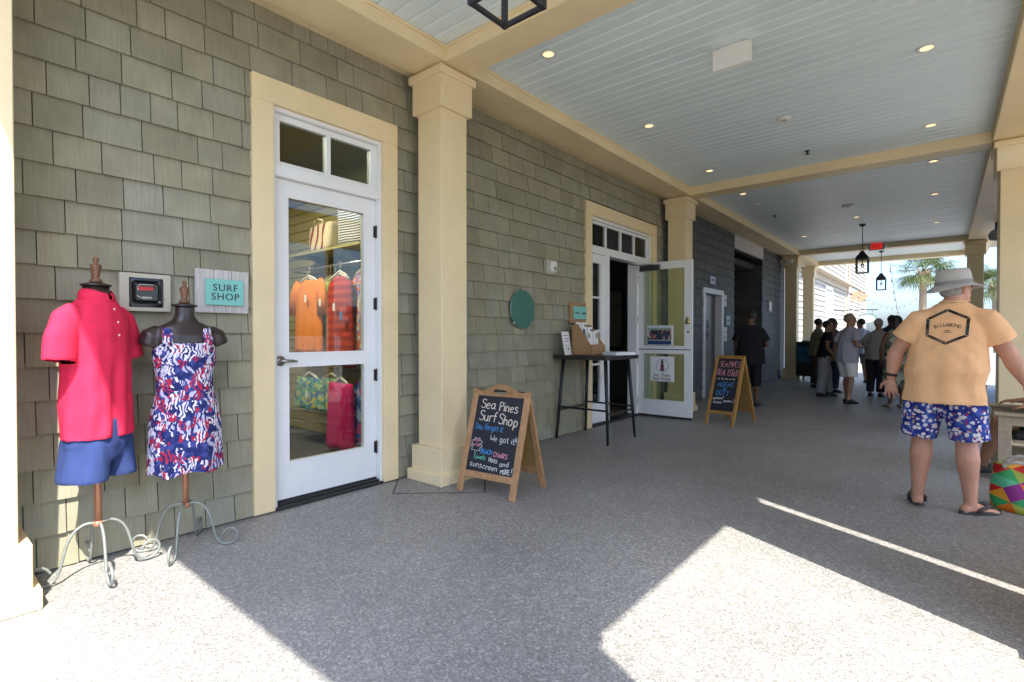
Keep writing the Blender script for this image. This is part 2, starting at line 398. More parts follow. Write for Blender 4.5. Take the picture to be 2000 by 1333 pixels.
def wall(name, label, boxes, y0, y1, holes, wmin, wmax):
    m = MB()
    for b_ in boxes: m.box(*b_)
    w = m.build(name, M_DARK, None); tag(w, label, 'wall', 'shingled shop walls')
    for (y, wd, z, h) in shingle_rows(y0, y1, holes, wmin, wmax):
        o = link('shingle', SH_ME, w, loc=(WX, y + 0.0026, z + rnd.uniform(-0.0025, 0.0025)))
        o.scale = (rnd.uniform(0.9, 1.15), wd - 0.0052, h); o.rotation_euler = (rnd.uniform(-0.003, 0.003), 0, 0)
    return w
XB = -3.96
wall('shingle_wall', 'olive shingled wall around the surf shop door, left of the first column',
     [(XB, WX, -0.3, 1.78, 0, 3.8), (XB, WX, 1.78, 2.76, 3.0, 3.8), (XB, WX, 2.76, 3.2, 0, 3.8)],
     0.05, 3.2, [(1.70, 2.83, 0, 3.10)], 0.155, 0.275)
wall('shingle_wall', 'olive shingled wall between the two columns with the green oval plate',
     [(XB, WX, 3.2, 6.2, 0, 3.8), (XB, WX, 6.2, 8.17, 2.98, 3.8), (XB, WX, 8.17, 8.7, 0, 3.8)],
     3.2, 8.7, [(6.13, 8.24, 0, 3.08)], 0.19, 0.31)
# far wall, shade put into its grey shingle colour: elevator opening and dark recess; its shingles are too small to pick apart
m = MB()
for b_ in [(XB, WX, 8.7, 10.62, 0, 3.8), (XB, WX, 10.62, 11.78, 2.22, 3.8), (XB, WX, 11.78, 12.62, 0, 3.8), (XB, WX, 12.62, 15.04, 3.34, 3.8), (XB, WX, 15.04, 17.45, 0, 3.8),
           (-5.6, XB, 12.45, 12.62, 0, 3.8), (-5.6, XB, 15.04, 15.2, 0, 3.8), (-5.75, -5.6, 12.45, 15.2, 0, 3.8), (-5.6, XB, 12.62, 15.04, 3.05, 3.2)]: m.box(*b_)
wf = m.build('shingle_wall', M_DARK, None); tag(wf, 'far shingled wall, shade put into its dark grey colour, with the elevator and the dark recess', 'wall', 'shingled shop walls')
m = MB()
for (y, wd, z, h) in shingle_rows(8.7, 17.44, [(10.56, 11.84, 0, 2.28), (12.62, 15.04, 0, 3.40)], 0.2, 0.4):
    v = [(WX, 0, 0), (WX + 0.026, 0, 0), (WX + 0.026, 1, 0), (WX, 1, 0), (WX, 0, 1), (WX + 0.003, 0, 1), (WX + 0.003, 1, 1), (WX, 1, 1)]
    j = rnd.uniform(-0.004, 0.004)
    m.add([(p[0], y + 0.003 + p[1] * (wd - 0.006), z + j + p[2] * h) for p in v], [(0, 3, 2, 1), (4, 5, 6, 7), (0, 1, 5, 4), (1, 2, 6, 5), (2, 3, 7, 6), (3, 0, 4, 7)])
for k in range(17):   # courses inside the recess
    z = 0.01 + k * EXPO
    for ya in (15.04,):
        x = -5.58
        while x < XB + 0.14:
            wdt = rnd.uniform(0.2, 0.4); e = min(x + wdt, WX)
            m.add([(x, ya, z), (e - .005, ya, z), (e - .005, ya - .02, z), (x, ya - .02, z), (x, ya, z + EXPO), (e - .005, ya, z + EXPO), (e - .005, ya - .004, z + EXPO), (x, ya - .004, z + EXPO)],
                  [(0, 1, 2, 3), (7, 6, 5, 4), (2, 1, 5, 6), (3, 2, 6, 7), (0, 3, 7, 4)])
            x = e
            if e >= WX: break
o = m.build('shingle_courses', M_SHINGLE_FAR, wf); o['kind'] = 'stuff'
B(WX - 0.02, WX + 0.035, 12.60, 15.06, 3.335, ZS + 0.03).build('lintel', mat('grey_white_paint', (0.55, 0.53, 0.48), 0.6), wf)
B(WX - 0.03, WX + 0.045, 17.40, 17.52, 0, ZS + 0.03).build('corner_board', mat('pale_corner_paint', (0.62, 0.62, 0.62), 0.5), wf)
# ---------------------------------------------------------------- lettering
def text_mesh(s, size, m, extrude=0.001, align='CENTER', space=1.0, wx=1.0):
    cu = bpy.data.curves.new('lettering', 'FONT'); cu.body = s; cu.size = size; cu.align_x = align; cu.align_y = 'CENTER'
    cu.extrude = extrude; cu.space_character = space; cu.resolution_u = 3
    o = bpy.data.objects.new('lettering', cu); COL.objects.link(o)
    dg = bpy.context.evaluated_depsgraph_get(); me = bpy.data.meshes.new_from_object(o.evaluated_get(dg))
    bpy.data.objects.remove(o); bpy.data.curves.remove(cu)
    if wx != 1.0: me.transform(Matrix.Diagonal((wx, 1, 1, 1)))
    me.materials.clear(); me.materials.append(m)
    return me
GL = {
 'S': '5,8.6 4,9.8 2,10 .6,8.6 .8,6.8 2.6,5.6 4.6,4.4 5.2,2.4 4,.4 1.8,0 .2,1.4', 'e': '.4,3.2 4.2,3.4 4,5.4 2.4,6.2 .8,5 .2,3 .8,.8 2.4,0 4.2,1', 'a': '4,5.4 2.4,6.2 .8,5 .2,2.6 1,.4 2.4,.2 4,2 4.1,6|4.1,6 4.1,1.2 4.8,0',
 'P': '.8,0 .8,10|.2,9.6 3.4,10 5,8.6 4.8,6.4 3,5.2 .8,5', 'i': '1,6 1,0|1,8.2 1.1,8.6', 'n': '.6,6 .6,0|.6,4.4 2,6 3.6,5.6 4,4 4,0', 's': '3.8,5.2 2.4,6.2 .8,5.6 .8,4.2 2.4,3.2 3.8,2 3.4,.4 1.8,0 .2,.8',
 'u': '.4,6 .4,2 1.2,.2 2.8,.2 4,2|4,6 4,0', 'r': '.6,6 .6,0|.6,4 1.8,5.8 3.4,5.8', 'f': '4,9.4 2.6,10 1.6,8.6 1.6,0|.2,5.8 3.4,5.8', 'h': '.6,10 .6,0|.6,4.2 2,6 3.6,5.4 4,4 4,0', 'o': '2.2,6.1 .6,5.2 .2,3 .8,.6 2.2,0 3.8,.8 4.2,3 3.6,5.4 2.2,6.1',
 'p': '.6,6 .6,-3.4|.6,4.6 2,6.1 3.8,5.2 4.2,3 3.4,.6 1.8,0 .6,1.2', 'Y': '0,10 2.4,5.4 4.8,10|2.4,5.4 2.2,0', 'g': '4,5.2 2.4,6.1 .6,5 .3,2.8 1,.4 2.6,.2 4,2|4,6 4,-1.6 2.8,-3.2 .8,-2.8', 't': '1.6,9 1.6,1.4 2.6,0 3.6,.6|.2,6.2 3.4,6.2',
 'W': '0,10 1.6,0 3.2,6.4 4.8,0 6.4,10', '!': '.6,10 .6,3|.6,.6 .7,0', 'B': '.6,0 .6,10|.2,10 3,10 4.2,8.4 3.6,6 .8,5.4|.8,5.4 4,5 4.8,2.8 3.8,.4 .2,0', 'E': '4.4,10 .4,10 .4,0 4.6,0|.4,5.2 3.6,5.2', 'A': '0,0 2.4,10 4.8,0|.9,3.6 4,3.6', 'C': '4.8,8.2 3.4,10 1.4,9.4 .2,6.4 .4,2.6 1.8,0 3.6,.2 4.8,1.8',
 'H': '.5,10 .5,0|4.5,10 4.5,0|.5,5.2 4.5,5.2', 'I': '1,10 1,0', 'R': '.6,0 .6,10|.2,10 3.4,10 4.6,8 3.6,5.6 .8,5.2|1.8,5.2 4.8,0', 'T': '0,10 5,10|2.5,10 2.5,0', 'w': '0,6 1.2,0 2.4,4.6 3.6,0 4.8,6', 'l': '.8,10 .8,0', 'd': '4,5.2 2.4,6.1 .6,5 .3,2.8 1,.4 2.6,.2 4,2|4,10 4,0', 'c': '4,5 2.4,6.1 .8,5 .2,2.8 1,.6 2.6,0 4,1',
 'M': '.3,0 .6,10 3,3.4 5.4,10 5.8,0', 'O': '2.6,10 .8,8.6 .2,5 .8,1.4 2.6,0 4.4,1.4 5,5 4.4,8.6 2.6,10', 'N': '.4,0 .4,10 4.4,0 4.4,10', 'L': '.5,10 .5,0 4.4,0', 'G': '4.8,8.2 3.4,10 1.4,9.4 .2,6.4 .4,2.6 1.8,0 3.8,.4 4.8,2.4 4.8,4.6 2.8,4.6', 'D': '.5,0 .5,10|.2,10 3,9.6 4.8,7 4.8,3.4 3.2,.4 .2,0', 'U': '.4,10 .4,2.6 1.4,.2 3.4,.2 4.4,2.6 4.4,10',
 'q': '4,5.2 2.4,6.1 .6,5 .3,2.8 1,.4 2.6,.2 4,2|4,6 4,-3.4', '?': '.2,8.4 1.6,10 3.6,9.4 3.8,7.4 2.2,5.4 2,3|2,.6 2.1,0', 'v': '0,6 2,0 4,6', 'F': '.5,0 .5,10 4.4,10|.5,5.2 3.6,5.2', 'm': '.5,6 .5,0|.5,4.4 1.6,6 2.8,5.4 3,0|3,4.4 4.2,6 5.4,5.4 5.6,0', '*': '2.2,7 2.2,3|.6,6 3.8,4|3.8,6 .6,4|1.2,5 3.2,5',
}
GWD = {'I': 2.4, 'i': 2.2, 'l': 2, '!': 2, 'W': 7.2, 'M': 6.8, 'm': 6.6, 'r': 4, 't': 4.2, 'f': 4.2}
def chaikin(p, k=1):
    for _ in range(k):
        if len(p) < 3: return p
        q = [p[0]]
        for a, b in zip(p[:-1], p[1:]):
            q.append((a[0] * .75 + b[0] * .25, a[1] * .75 + b[1] * .25)); q.append((a[0] * .25 + b[0] * .75, a[1] * .25 + b[1] * .75))
        q.append(p[-1]); p = q
    return p
def stroke_text(s, h, x0, y0, x1=None, slope=0.0, jit=0.25, lean=0.0, seed=1):
    """single-stroke handwriting: list of polylines in 2-D, cap height h, from (x0,y0); fitted to x1 if given"""
    rr = random.Random(seed); out = []; x = 0
    for ch in s:
        if ch == ' ': x += 3.6; continue
        k = rr.uniform(0.92, 1.08); dy = rr.uniform(-.5, .5) * jit * 2
        for st in GL[ch].split('|'):
            pts = [tuple(float(a) for a in p.split(',')) for p in st.split()]
            pts = [(x + px * k + py * lean + rr.uniform(-jit, jit) * .5, py * k + dy + rr.uniform(-jit, jit) * .5) for px, py in pts]
            out.append(chaikin(pts, 2))
        x += GWD.get(ch, 5.6) * k
    sx = h / 10
    if x1 is not None and x > 0: sx = (x1 - x0) / x
    return [[(x0 + px * sx, y0 + py * h / 10 + px * sx * slope) for px, py in p] for p in out]
def strokes_mesh(polys, rad, frame, lift=0.0015):
    """frame: (origin, right, up, normal)"""
    o, rx, up, nn = (Vector(v) for v in frame); m = MB()
    for p in polys:
        m.tube([o + rx * a + up * b + nn * lift for a, b in p], rad, n=5)
    return m

# ---------------------------------------------------------------- painted door: trim, frame, leaf
def pane(mb_box, parent, g=None): return B(*mb_box).build('pane', g or M_GLASS, parent)
d1 = thing('shop_door', 'white glazed surf shop door with a two pane transom and cream trim', 'door', (WX, 2.26, 0))
def L1(mb, name, m, par=None, **k):   # parts given in world coordinates
    o = mb.build(name, m, par if par is not None else d1, **k)
    if par is None: o.location = -Vector(d1.location)
    return o
L1(B(WX + .001, WX + .046, 1.63, 1.783, 0.01, 2.985).box(WX + .001, WX + .046, 2.742, 2.895, 0.01, 2.985).box(WX + .001, WX + .047, 1.63, 2.895, 2.985, 3.165), 'trim', M_TRIM, bevel=0.003)
fr = MB()
for b_ in [(XB, WX + .012, 1.783, 1.812, 0.02, 2.985), (XB, WX + .012, 2.722, 2.742, 0.02, 2.985), (XB, WX + .0125, 1.812, 2.722, 2.955, 2.985), (XB, WX + .006, 1.812, 2.722, 2.482, 2.562)]: fr.box(*b_)
L1(fr, 'frame', M_WHITE, bevel=0.002)
tr = MB(); X0, X1 = -3.885, -3.825
for b_ in [(X0, X1, 1.813, 1.862, 2.564, 2.953), (X0, X1, 2.662, 2.721, 2.564, 2.953), (X0, X1, 1.862, 2.662, 2.906, 2.953), (X0, X1, 1.862, 2.662, 2.564, 2.602), (X0, X1, 2.243, 2.281, 2.602, 2.906)]: tr.box(*b_)
tro = L1(tr, 'transom', M_WHITE, bevel=0.003)
M_TGLASS = glass_mat('transom_glass', (0.55, 0.6, 0.55), 1.0)
pane((-3.86, -3.855, 1.86, 2.245, 2.60, 2.908), tro, M_TGLASS); pane((-3.86, -3.855, 2.279, 2.664, 2.60, 2.908), tro, M_TGLASS)
lf = MB(); X0, X1 = -3.89, -3.845
for b_ in [(X0, X1, 1.815, 1.93, 0.05, 2.478), (X0, X1, 2.60, 2.719, 0.05, 2.478), (X0, X1, 1.93, 2.60, 2.348, 2.478), (X0, X1, 1.93, 2.60, 1.055, 1.165), (X0, X1, 1.93, 2.60, 0.05, 0.33)]: lf.box(*b_)
lfo = L1(lf, 'door_leaf', M_WHITE)
M_DGLASS = glass_mat('door_glass', (0.90, 0.93, 0.88), 0.85)
pane((-3.872, -3.866, 1.925, 2.605, 1.16, 2.352), lfo, M_DGLASS); pane((-3.872, -3.866, 1.925, 2.605, 0.325, 1.06), lfo, M_DGLASS)
bd = MB()
for (z0, z1) in ((1.165, 2.348), (0.33, 1.055)):
    for b_ in [(X1, X1 + .006, 1.918, 1.932, z0 - .012, z1 + .012), (X1, X1 + .006, 2.598, 2.612, z0 - .012, z1 + .012), (X1, X1 + .006, 1.932, 2.598, z1 - .002, z1 + .012), (X1, X1 + .006, 1.932, 2.598, z0 - .012, z0 + .002)]: bd.box(*b_)
bd.build('glazing_bead', M_WHITE, lfo)
hd = MB().tube([(X1, 1.862, 1.105), (X1 + .012, 1.862, 1.105)], 0.038, 20).tube([(X1 + .012, 1.862, 1.105), (X1 + .05, 1.862, 1.105)], 0.013, 12)
hd.tube([(X1 + .05, 1.857, 1.105), (X1 + .052, 1.90, 1.105), (X1 + .052, 1.95, 1.102), (X1 + .046, 1.975, 1.098)], [.013, .012, .010, .008], 10)
hd.build('handle', mat('satin_nickel', (0.30, 0.28, 0.25), 0.3, metal=0.9), lfo, smooth=True)
for z in (2.205, 1.575, 0.95, 0.315):
    MB().tube([(X1 + .012, 2.722, z - .055), (X1 + .012, 2.722, z + .055)], 0.010, 10).box(X1 - .002, X1 + .004, 2.698, 2.722, z - .05, z + .05).build('hinge', mat('dark_bronze', (0.05, 0.045, 0.04), 0.4, metal=0.6), lfo)
L1(B(-3.895, -3.838, 1.815, 2.72, 0.03, 0.052).box(-3.9, -3.755, 1.79, 2.735, 0.0, 0.022).box(-3.9, -3.80, 1.79, 2.735, 0.022, 0.036), 'threshold', mat('threshold_black', (0.03, 0.028, 0.028), 0.5, metal=0.3), bevel=0.003)

# ---------------------------------------------------------------- shop interior seen through the glass
M_KHAKI = mat('khaki_shop_wall', (0.36, 0.31, 0.13), 0.7, var=0.05)
rm = MB().box(-7.3, -7.2, -0.4, 3.75, 0, 3.5).box(-7.2, XB, -0.5, -0.4, 0, 3.5).box(-7.3, XB, 3.62, 3.75, 0, 3.5).box(-7.3, XB, -0.5, 3.75, 3.4, 3.5)
struct('shop_room', rm, M_KHAKI)
struct('shop_floor', B(-7.2, XB + .0, -0.4, 3.62, 0.004, 0.012), mat('dark_carpet', (0.07, 0.065, 0.06), 0.9, var=0.2))
sw = tag(B(-7.19, XB - .01, 3.585, 3.618, 0.02, 3.1).build('slat_wall', mat('slat_groove', (0.10, 0.085, 0.04), 0.8), None), 'khaki slat wall inside the surf shop behind the hanging clothes', 'wall')
sl_me = B(-7.19, XB - .01, 0, 0.02, 0.006, 0.116).mesh('slat', M_KHAKI)
for k in range(25): link('slat', sl_me, sw, loc=(0, 3.565, 0.02 + k * 0.122))
lt = thing('shop_lamp', 'bright ceiling lamp inside the surf shop', 'lamp', (-5.2, 1.9, 3.4))
MB().box(-.36, .36, -.36, .36, -.06, 0).build('housing', M_WHITE, lt)
MB().box(-.33, .33, -.33, .33, -.066, -.061).build('diffuser', mat('lamp_glow', (0.9, 0.9, 0.85), 0.5, emit=(1.0, 0.93, 0.78), estr=17.0), lt)
sh = thing('display_shelf', 'khaki shelf on black brackets above the shop clothes', 'shelf', (-5.4, 3.4, 2.27))
MB().box(-.95, .62, -.22, .165, 0, .028).build('board', M_KHAKI, sh, bevel=0.003)
for x in (-.55, .25): MB().prism([(-.19, 0), (.16, 0), (.16, -.16), (.12, -.16)], 'x', x - .015, x + .015).build('bracket', M_BLACK, sh)
# bags on the shelf
def tote(label, x, w, h, d, m, rz=0.0, band=None):
    t = thing('tote_bag', label, 'bag', (x, 3.33, 2.299), rz, 'tote bags on the shop shelf')
    rings = []
    for i in range(7):
        z = h * i / 6; k = 1 + .10 * i / 6; sq = 1 - .35 * i / 6
        rings.append([(w / 2 * k * max(-1, min(1, 1.25 * math.cos(a))), d / 2 * sq * max(-1, min(1, 1.25 * math.sin(a))) + .01 * math.sin(5 * a + i), z) for a in [2 * math.pi * j / 20 for j in range(20)]])
    MB().loft(rings).build('body', m, t, smooth=True)
    for s in (-1, 1):
        MB().tube([(-w * .22, s * d * .28, h * .95), (-w * .2, s * d * .34, h * 1.12), (0, s * d * .42, h * 1.18), (w * .2, s * d * .34, h * 1.12), (w * .22, s * d * .28, h * .95)], .012, 6).build('strap', band or m, t, smooth=True)
    return t
def stripe_mat(name, a, b, scale, axis='Z', thr=0.5):
    m, n, L, bs = node_mat(name); tc = n.new('ShaderNodeTexCoord'); w = n.new('ShaderNodeTexWave'); w.bands_direction = axis; w.inputs['Scale'].default_value = scale; w.inputs['Distortion'].default_value = 0.6
    L.new(tc.outputs['Object'], w.inputs['Vector']); r = ramp(n, [(0, a), (thr, b)], 'CONSTANT'); L.new(w.outputs['Fac'], r.inputs[0]); L.new(r.outputs[0], bs.inputs['Base Color']); bs.inputs['Roughness'].default_value = 0.8
    return m
tote('navy and white striped tote bag standing on the shop shelf', -5.05, .46, .50, .24, stripe_mat('navy_stripe', (0.03, 0.035, 0.06), (0.65, 0.64, 0.6), 11), 0.12)
tote('cream tote bag with maroon checks lying on the shop shelf', -5.72, .52, .32, .24, stripe_mat('maroon_check', (0.22, 0.015, 0.03), (0.62, 0.52, 0.36), 2.0, 'X', 0.22), -0.1)
# garments on hangers
M_HANGER = mat('white_hanger', (0.66, 0.62, 0.52), 0.5)
def hanger(par, w):
    MB().tube([(-w, 0, -.10), (-w * .55, 0, -.045), (0, 0, 0), (w * .55, 0, -.045), (w, 0, -.10)], [.009, .014, .013, .014, .009], 7).tube([(-w * .9, 0, -.095), (w * .9, 0, -.095)], .005, 6).tube([(0, 0, 0), (0, 0, .05), (.022, 0, .075), (.01, 0, .10), (-.02, 0, .09)], .003, 5).build('hanger', M_HANGER, par, smooth=True)
def garment(name, label, x, y, ztop, w, h, m, sleeve=0.0, flare=1.1, thick=.05, rz=0.0, group=None, seed=0, neck=True):
    t = thing(name, label, name.split('_')[-1], (x, y, ztop), rz, group)
    hanger(t, w * .42)
    mb = MB(); rings = []
    for i in range(15):
        u = i / 14; z = -0.06 - h * u
        sh_ = min(1, (u / .07 + .35)) if neck else 1
        hw = w / 2 * sh_ * (1 + (flare - 1) * u); th = thick * (.5 + .5 * min(1, u * 5)) * (1 + .5 * u)
        ring = []
        for k in range(36):
            a = 2 * math.pi * k / 36; f = 1 + (.30 * u + .03) * math.sin(9 * a + seed) * abs(math.sin(a)) + .15 * u * math.sin(4 * a + seed * 2)
            ring.append((hw * math.cos(a), th * math.sin(a) * f, z + .012 * math.sin(6 * a + seed) * u))
        rings.append(ring)
    mb.loft(rings)
    if sleeve:
        for s in (-1, 1): mb.tube([(s * w * .40, 0, -.09), (s * w * .52, -.01, -.18), (s * (w * .56 + .03), -.02, -.12 - sleeve)], [(.075, .04), (.085, .045), (.09, .05)], 14)
    mb.build('cloth', m, t, smooth=True)
    return t
def print_mat(name, cols, scale, seed=0.0, rough=0.8):
    """printed fabric: warped voronoi cells in several colours"""
    m, n, L, b = node_mat(name); tc = n.new('ShaderNodeTexCoord')
    mp = n.new('ShaderNodeMapping'); mp.inputs['Location'].default_value = (seed, seed * 1.7, seed * .6); L.new(tc.outputs['Object'], mp.inputs[0])
    nz = n.new('ShaderNodeTexNoise'); nz.inputs['Scale'].default_value = scale * .7; nz.inputs['Detail'].default_value = 3; L.new(mp.outputs[0], nz.inputs['Vector'])
    ad = n.new('ShaderNodeVectorMath'); ad.operation = 'MULTIPLY_ADD'; k = 1.6 / scale; ad.inputs[1].default_value = (k, k, k); L.new(nz.outputs['Color'], ad.inputs[0]); L.new(mp.outputs[0], ad.inputs[2])
    v = n.new('ShaderNodeTexVoronoi'); v.inputs['Scale'].default_value = scale; L.new(ad.outputs[0], v.inputs['Vector'])
    s = n.new('ShaderNodeSeparateColor'); L.new(v.outputs['Color'], s.inputs[0])
    r = ramp(n, [(i / len(cols), c) for i, c in enumerate(cols)], 'CONSTANT'); L.new(s.outputs[0], r.inputs[0])
    L.new(r.outputs[0], b.inputs['Base Color']); b.inputs['Roughness'].default_value = rough; b.inputs['Specular IOR Level'].default_value = 0.2
    return m
def cloth(name, c, **k): return mat(name, c, 0.85, var=0.08, vscale=14, bump=0.15, bscale=500, spec=0.2, **k)
G1 = 'clothes hanging in the surf shop'
garment('olive_shirt', 'dark green shirt at the left edge of the shop window rail', -6.15, 3.33, 1.98, .52, .78, cloth('dark_green_cloth', (0.06, 0.09, 0.03)), .22, group=G1, seed=3)
garment('orange_shirt', 'bright orange shirt facing out on the shop rail', -5.72, 3.12, 2.0, .56, .86, cloth('orange_cloth', (0.80, 0.22, 0.015)), .34, group=G1, seed=1)
garment('green_shirt', 'pale green shirt behind the orange one on the rail', -5.42, 3.28, 2.0, .50, .84, cloth('mint_cloth', (0.25, 0.42, 0.16)), .26, group=G1, seed=5)
garment('red_top', 'red striped sleeveless top in the middle of the shop rail', -5.06, 3.12, 2.0, .44, .98, stripe_mat('red_stripe', (0.30, 0.015, 0.012), (0.48, 0.035, 0.02), 3.4), 0, 1.25, group=G1, seed=2)
for i, (x, c, lb_) in enumerate([(-4.86, (0.55, 0.10, 0.06), 'coral red top right of the striped red one'), (-4.72, (0.50, 0.30, 0.24), 'pale patterned top second from the right on the rail'), (-4.58, (0.45, 0.16, 0.09), 'rust red top at the right end of the shop rail')]):
    garment('patterned_top', lb_, x, 3.26 - .03 * i, 2.02, .36, .92, print_mat('top_print_%d' % i, [c, (0.62, 0.5, 0.42), c, (0.10, 0.18, 0.45), (0.6, 0.12, 0.05)], 26, i * 3.1), 0, 1.15, group=G1, seed=7 + i)
for i, (x, y, c, slv, lb_) in enumerate([(-5.95, 3.25, (0.12, 0.30, 0.22), .25, 'teal green shirt half hidden left of the orange one'), (-5.56, 3.3, (0.62, 0.42, 0.08), .25, 'mustard shirt behind the orange one'), (-5.25, 3.24, (0.20, 0.36, 0.45), 0, 'pale blue top between the green shirt and the striped top'), (-4.95, 3.36, (0.42, 0.05, 0.06), 0, 'dark red top behind the striped one')]):
    garment('hanging_top', lb_, x, y, 2.0, .44, .80 + .05 * (i % 2), cloth('rail_cloth_%d' % i, c), slv, 1.15, group=G1, seed=11 + i)
for i, (x, z) in enumerate(((-5.62, 1.72), (-5.02, 1.60), (-4.88, 1.5), (-5.3, 1.66), (-5.6, .62))):
    tg = thing('price_tag', 'small white price tag, %s' % ['on the orange shirt', 'on the striped red top', 'on the coral top', 'on the pale blue top', 'on the floral shorts'][i], 'tag', (x, 3.02, z)); MB().box(-.022, .022, -.001, .001, -.04, .04).build('card', M_PAPER if i != 2 else mat('blue_tag', (0.05, 0.2, 0.5), .5), tg); MB().tube([(0, 0, .04), (.004, .01, .09)], .001, 4).build('string', M_PAPER, tg)
G2 = 'shorts and wraps on the lower shop rail'
for i, (x, lb_) in enumerate([(-5.74, 'floral green and yellow shorts on the lower shop rail'), (-5.44, 'second green floral shorts behind the front pair')]):
    garment('floral_shorts', lb_, x, 3.14 + .1 * i, .86, .56, .36, print_mat('shorts_print_%d' % i, [(0.45, 0.40, 0.05), (0.05, 0.22, 0.14), (0.03, 0.12, 0.25), (0.35, 0.45, 0.2), (0.08, 0.3, 0.2)], 22, i), 0, 1.2, .06, group=G2, seed=i, neck=False)
garment('pink_wrap', 'magenta wrap hanging low beside the floral shorts', -5.02, 3.10, .84, .46, .70, cloth('magenta_cloth', (0.55, 0.012, 0.13)), 0, 1.15, .06, group=G2, seed=4, neck=False)
garment('blue_wrap', 'blue patterned wrap at the right of the lower rail', -4.72, 3.2, .86, .36, .72, print_mat('blue_wrap_print', [(0.05, 0.12, 0.4), (0.3, 0.4, 0.6), (0.5, 0.05, 0.2), (0.04, 0.08, 0.25)], 20, 2), 0, 1.15, .05, group=G2, seed=6, neck=False)
for z, lb_ in ((2.09, 'upper clothes rail in the surf shop'), (0.96, 'lower clothes rail in the surf shop')):
    t = thing('clothes_rail', lb_, 'rail', (-5.4, 3.2, z))
    MB().tube([(-1.0, 0, 0), (1.0, 0, 0)], .013, 8).build('bar', M_STEEL, t, smooth=True)
    for x in (-.9, .02, .92): MB().tube([(x, 0, 0), (x, .36, 0)], .010, 6).build('arm', M_BLACK, t)
# ---------------------------------------------------------------- office entrance with sidelights, transom and the open leaf
d2 = thing('office_door', 'white office entrance with four pane transom, sidelights and its door standing open', 'door', (WX, 7.2, 0))
def L2(mb, name, m, par=None, **k):
    o = mb.build(name, m, par if par is not None else d2, **k)
    if par is None: o.location = -Vector(d2.location)
    return o
L2(B(WX + .001, WX + .046, 6.06, 6.222, 0.01, 2.965).box(WX + .001, WX + .046, 8.152, 8.315, 0.01, 2.965).box(WX + .001, WX + .047, 6.06, 8.315, 2.965, 3.145), 'trim', M_TRIM, bevel=0.003)
fr = MB()
for b_ in [(XB, WX + .012, 6.222, 6.262, 0.02, 2.965), (XB, WX + .012, 8.10, 8.152, 0.02, 2.965), (XB, WX + .0125, 6.262, 8.10, 2.925, 2.965), (XB, WX + .006, 6.262, 8.10, 2.46, 2.55), (XB, WX + .006, 6.715, 6.775, 0.02, 2.46), (XB, WX + .006, 7.66, 7.715, 0.02, 2.46)]: fr.box(*b_)
L2(fr, 'frame', M_WHITE, bevel=0.002)
tr = MB(); X0, X1 = -3.885, -3.825
for b_ in [(X0, X1, 6.262, 6.29, 2.55, 2.924), (X0, X1, 8.062, 8.10, 2.55, 2.924), (X0, X1, 6.29, 8.062, 2.886, 2.924), (X0, X1, 6.29, 8.062, 2.55, 2.58)]: tr.box(*b_)
for y in (6.70, 7.155, 7.605): tr.box(X0, X1, y, y + .042, 2.58, 2.886)
tro = L2(tr, 'transom', M_WHITE, bevel=0.002)
for (a, b_) in ((6.286, 6.702), (6.740, 7.157), (7.195, 7.607), (7.645, 8.066)): pane((-3.86, -3.855, a, b_, 2.576, 2.89), tro, M_TGLASS)
for (a, b_) in ((6.262, 6.714), (7.716, 8.10)):
    s = MB()
    for q in [(X0, X1, a, a + .085, .04, 2.458), (X0, X1, b_ - .15, b_, .04, 2.458), (X0, X1, a + .085, b_ - .15, 2.33, 2.458), (X0, X1, a + .085, b_ - .15, .04, .34)]: s.box(*q)
    for z in (1.84, 1.36, .88): s.box(X0 + .01, X1 - .004, a + .085, b_ - .15, z - .014, z + .014)
    so = L2(s, 'sidelight', M_WHITE, bevel=0.002)
    for (z0, z1) in ((.338, .868), (.892, 1.348), (1.372, 1.828), (1.852, 2.332)): pane((-3.862, -3.857, a + .083, b_ - .148, z0, z1), so, M_TGLASS)
L2(B(-3.95, -3.78, 6.25, 8.11, 0.001, 0.035), 'threshold', MATS['threshold_black'])
# leaf standing open at right angles: runs along x at y 7.70
Y0, Y1 = 7.70, 7.745
lf = MB()
for b_ in [(-3.80, -3.70, Y0, Y1, .045, 2.445), (-3.035, -2.915, Y0, Y1, .045, 2.445), (-3.70, -3.035, Y0, Y1, 2.33, 2.445), (-3.70, -3.035, Y0, Y1, 1.01, 1.135), (-3.70, -3.035, Y0, Y1, .045, .285)]: lf.box(*b_)
lfo = L2(lf, 'door_leaf', M_WHITE)
M_LGLASS = glass_mat('leaf_glass', (0.80, 0.86, 0.76), 0.9)
pane((-3.705, -3.03, Y0 + .02, Y0 + .026, 1.13, 2.335), lfo, M_LGLASS); pane((-3.705, -3.03, Y0 + .02, Y0 + .026, .28, 1.015), lfo, M_LGLASS)
B(-3.78, -2.93, Y0 - .004, Y0 - .0005, 1.07, 1.082).box(-3.80, -2.92, Y0 + .005, Y1 - .005, .012, .043).build('sweep', M_BLACK, lfo)
cl = MB().box(-3.74, -3.42, Y0 - .07, Y0, 2.315, 2.40).box(-3.73, -3.43, Y0 - .075, Y0 - .07, 2.325, 2.39)
cl.bar((-3.52, Y0 - .04, 2.405), (-3.80, Y0 - .10, 2.415), .02, .012).bar((-3.80, Y0 - .10, 2.415), (-3.86, Y0 - .35, 2.43), .02, .012)
cl.build('closer', mat('closer_bronze', (0.035, 0.03, 0.028), 0.45), lfo, bevel=0.002)
MB().tube([(-2.975, Y0 - .025, 1.50), (-2.975, Y0, 1.50)], .036, 16).tube([(-2.975, Y0 - .02, 1.55), (-2.975, Y0, 1.55)], .026, 12).build('deadbolt', M_BRASS, lfo, smooth=True)
MB().tube([(-2.975, Y0 - .006, 1.35), (-2.975, Y0 + .0, 1.35)], .016, 12).build('lock_hole', M_BLACK, lfo)
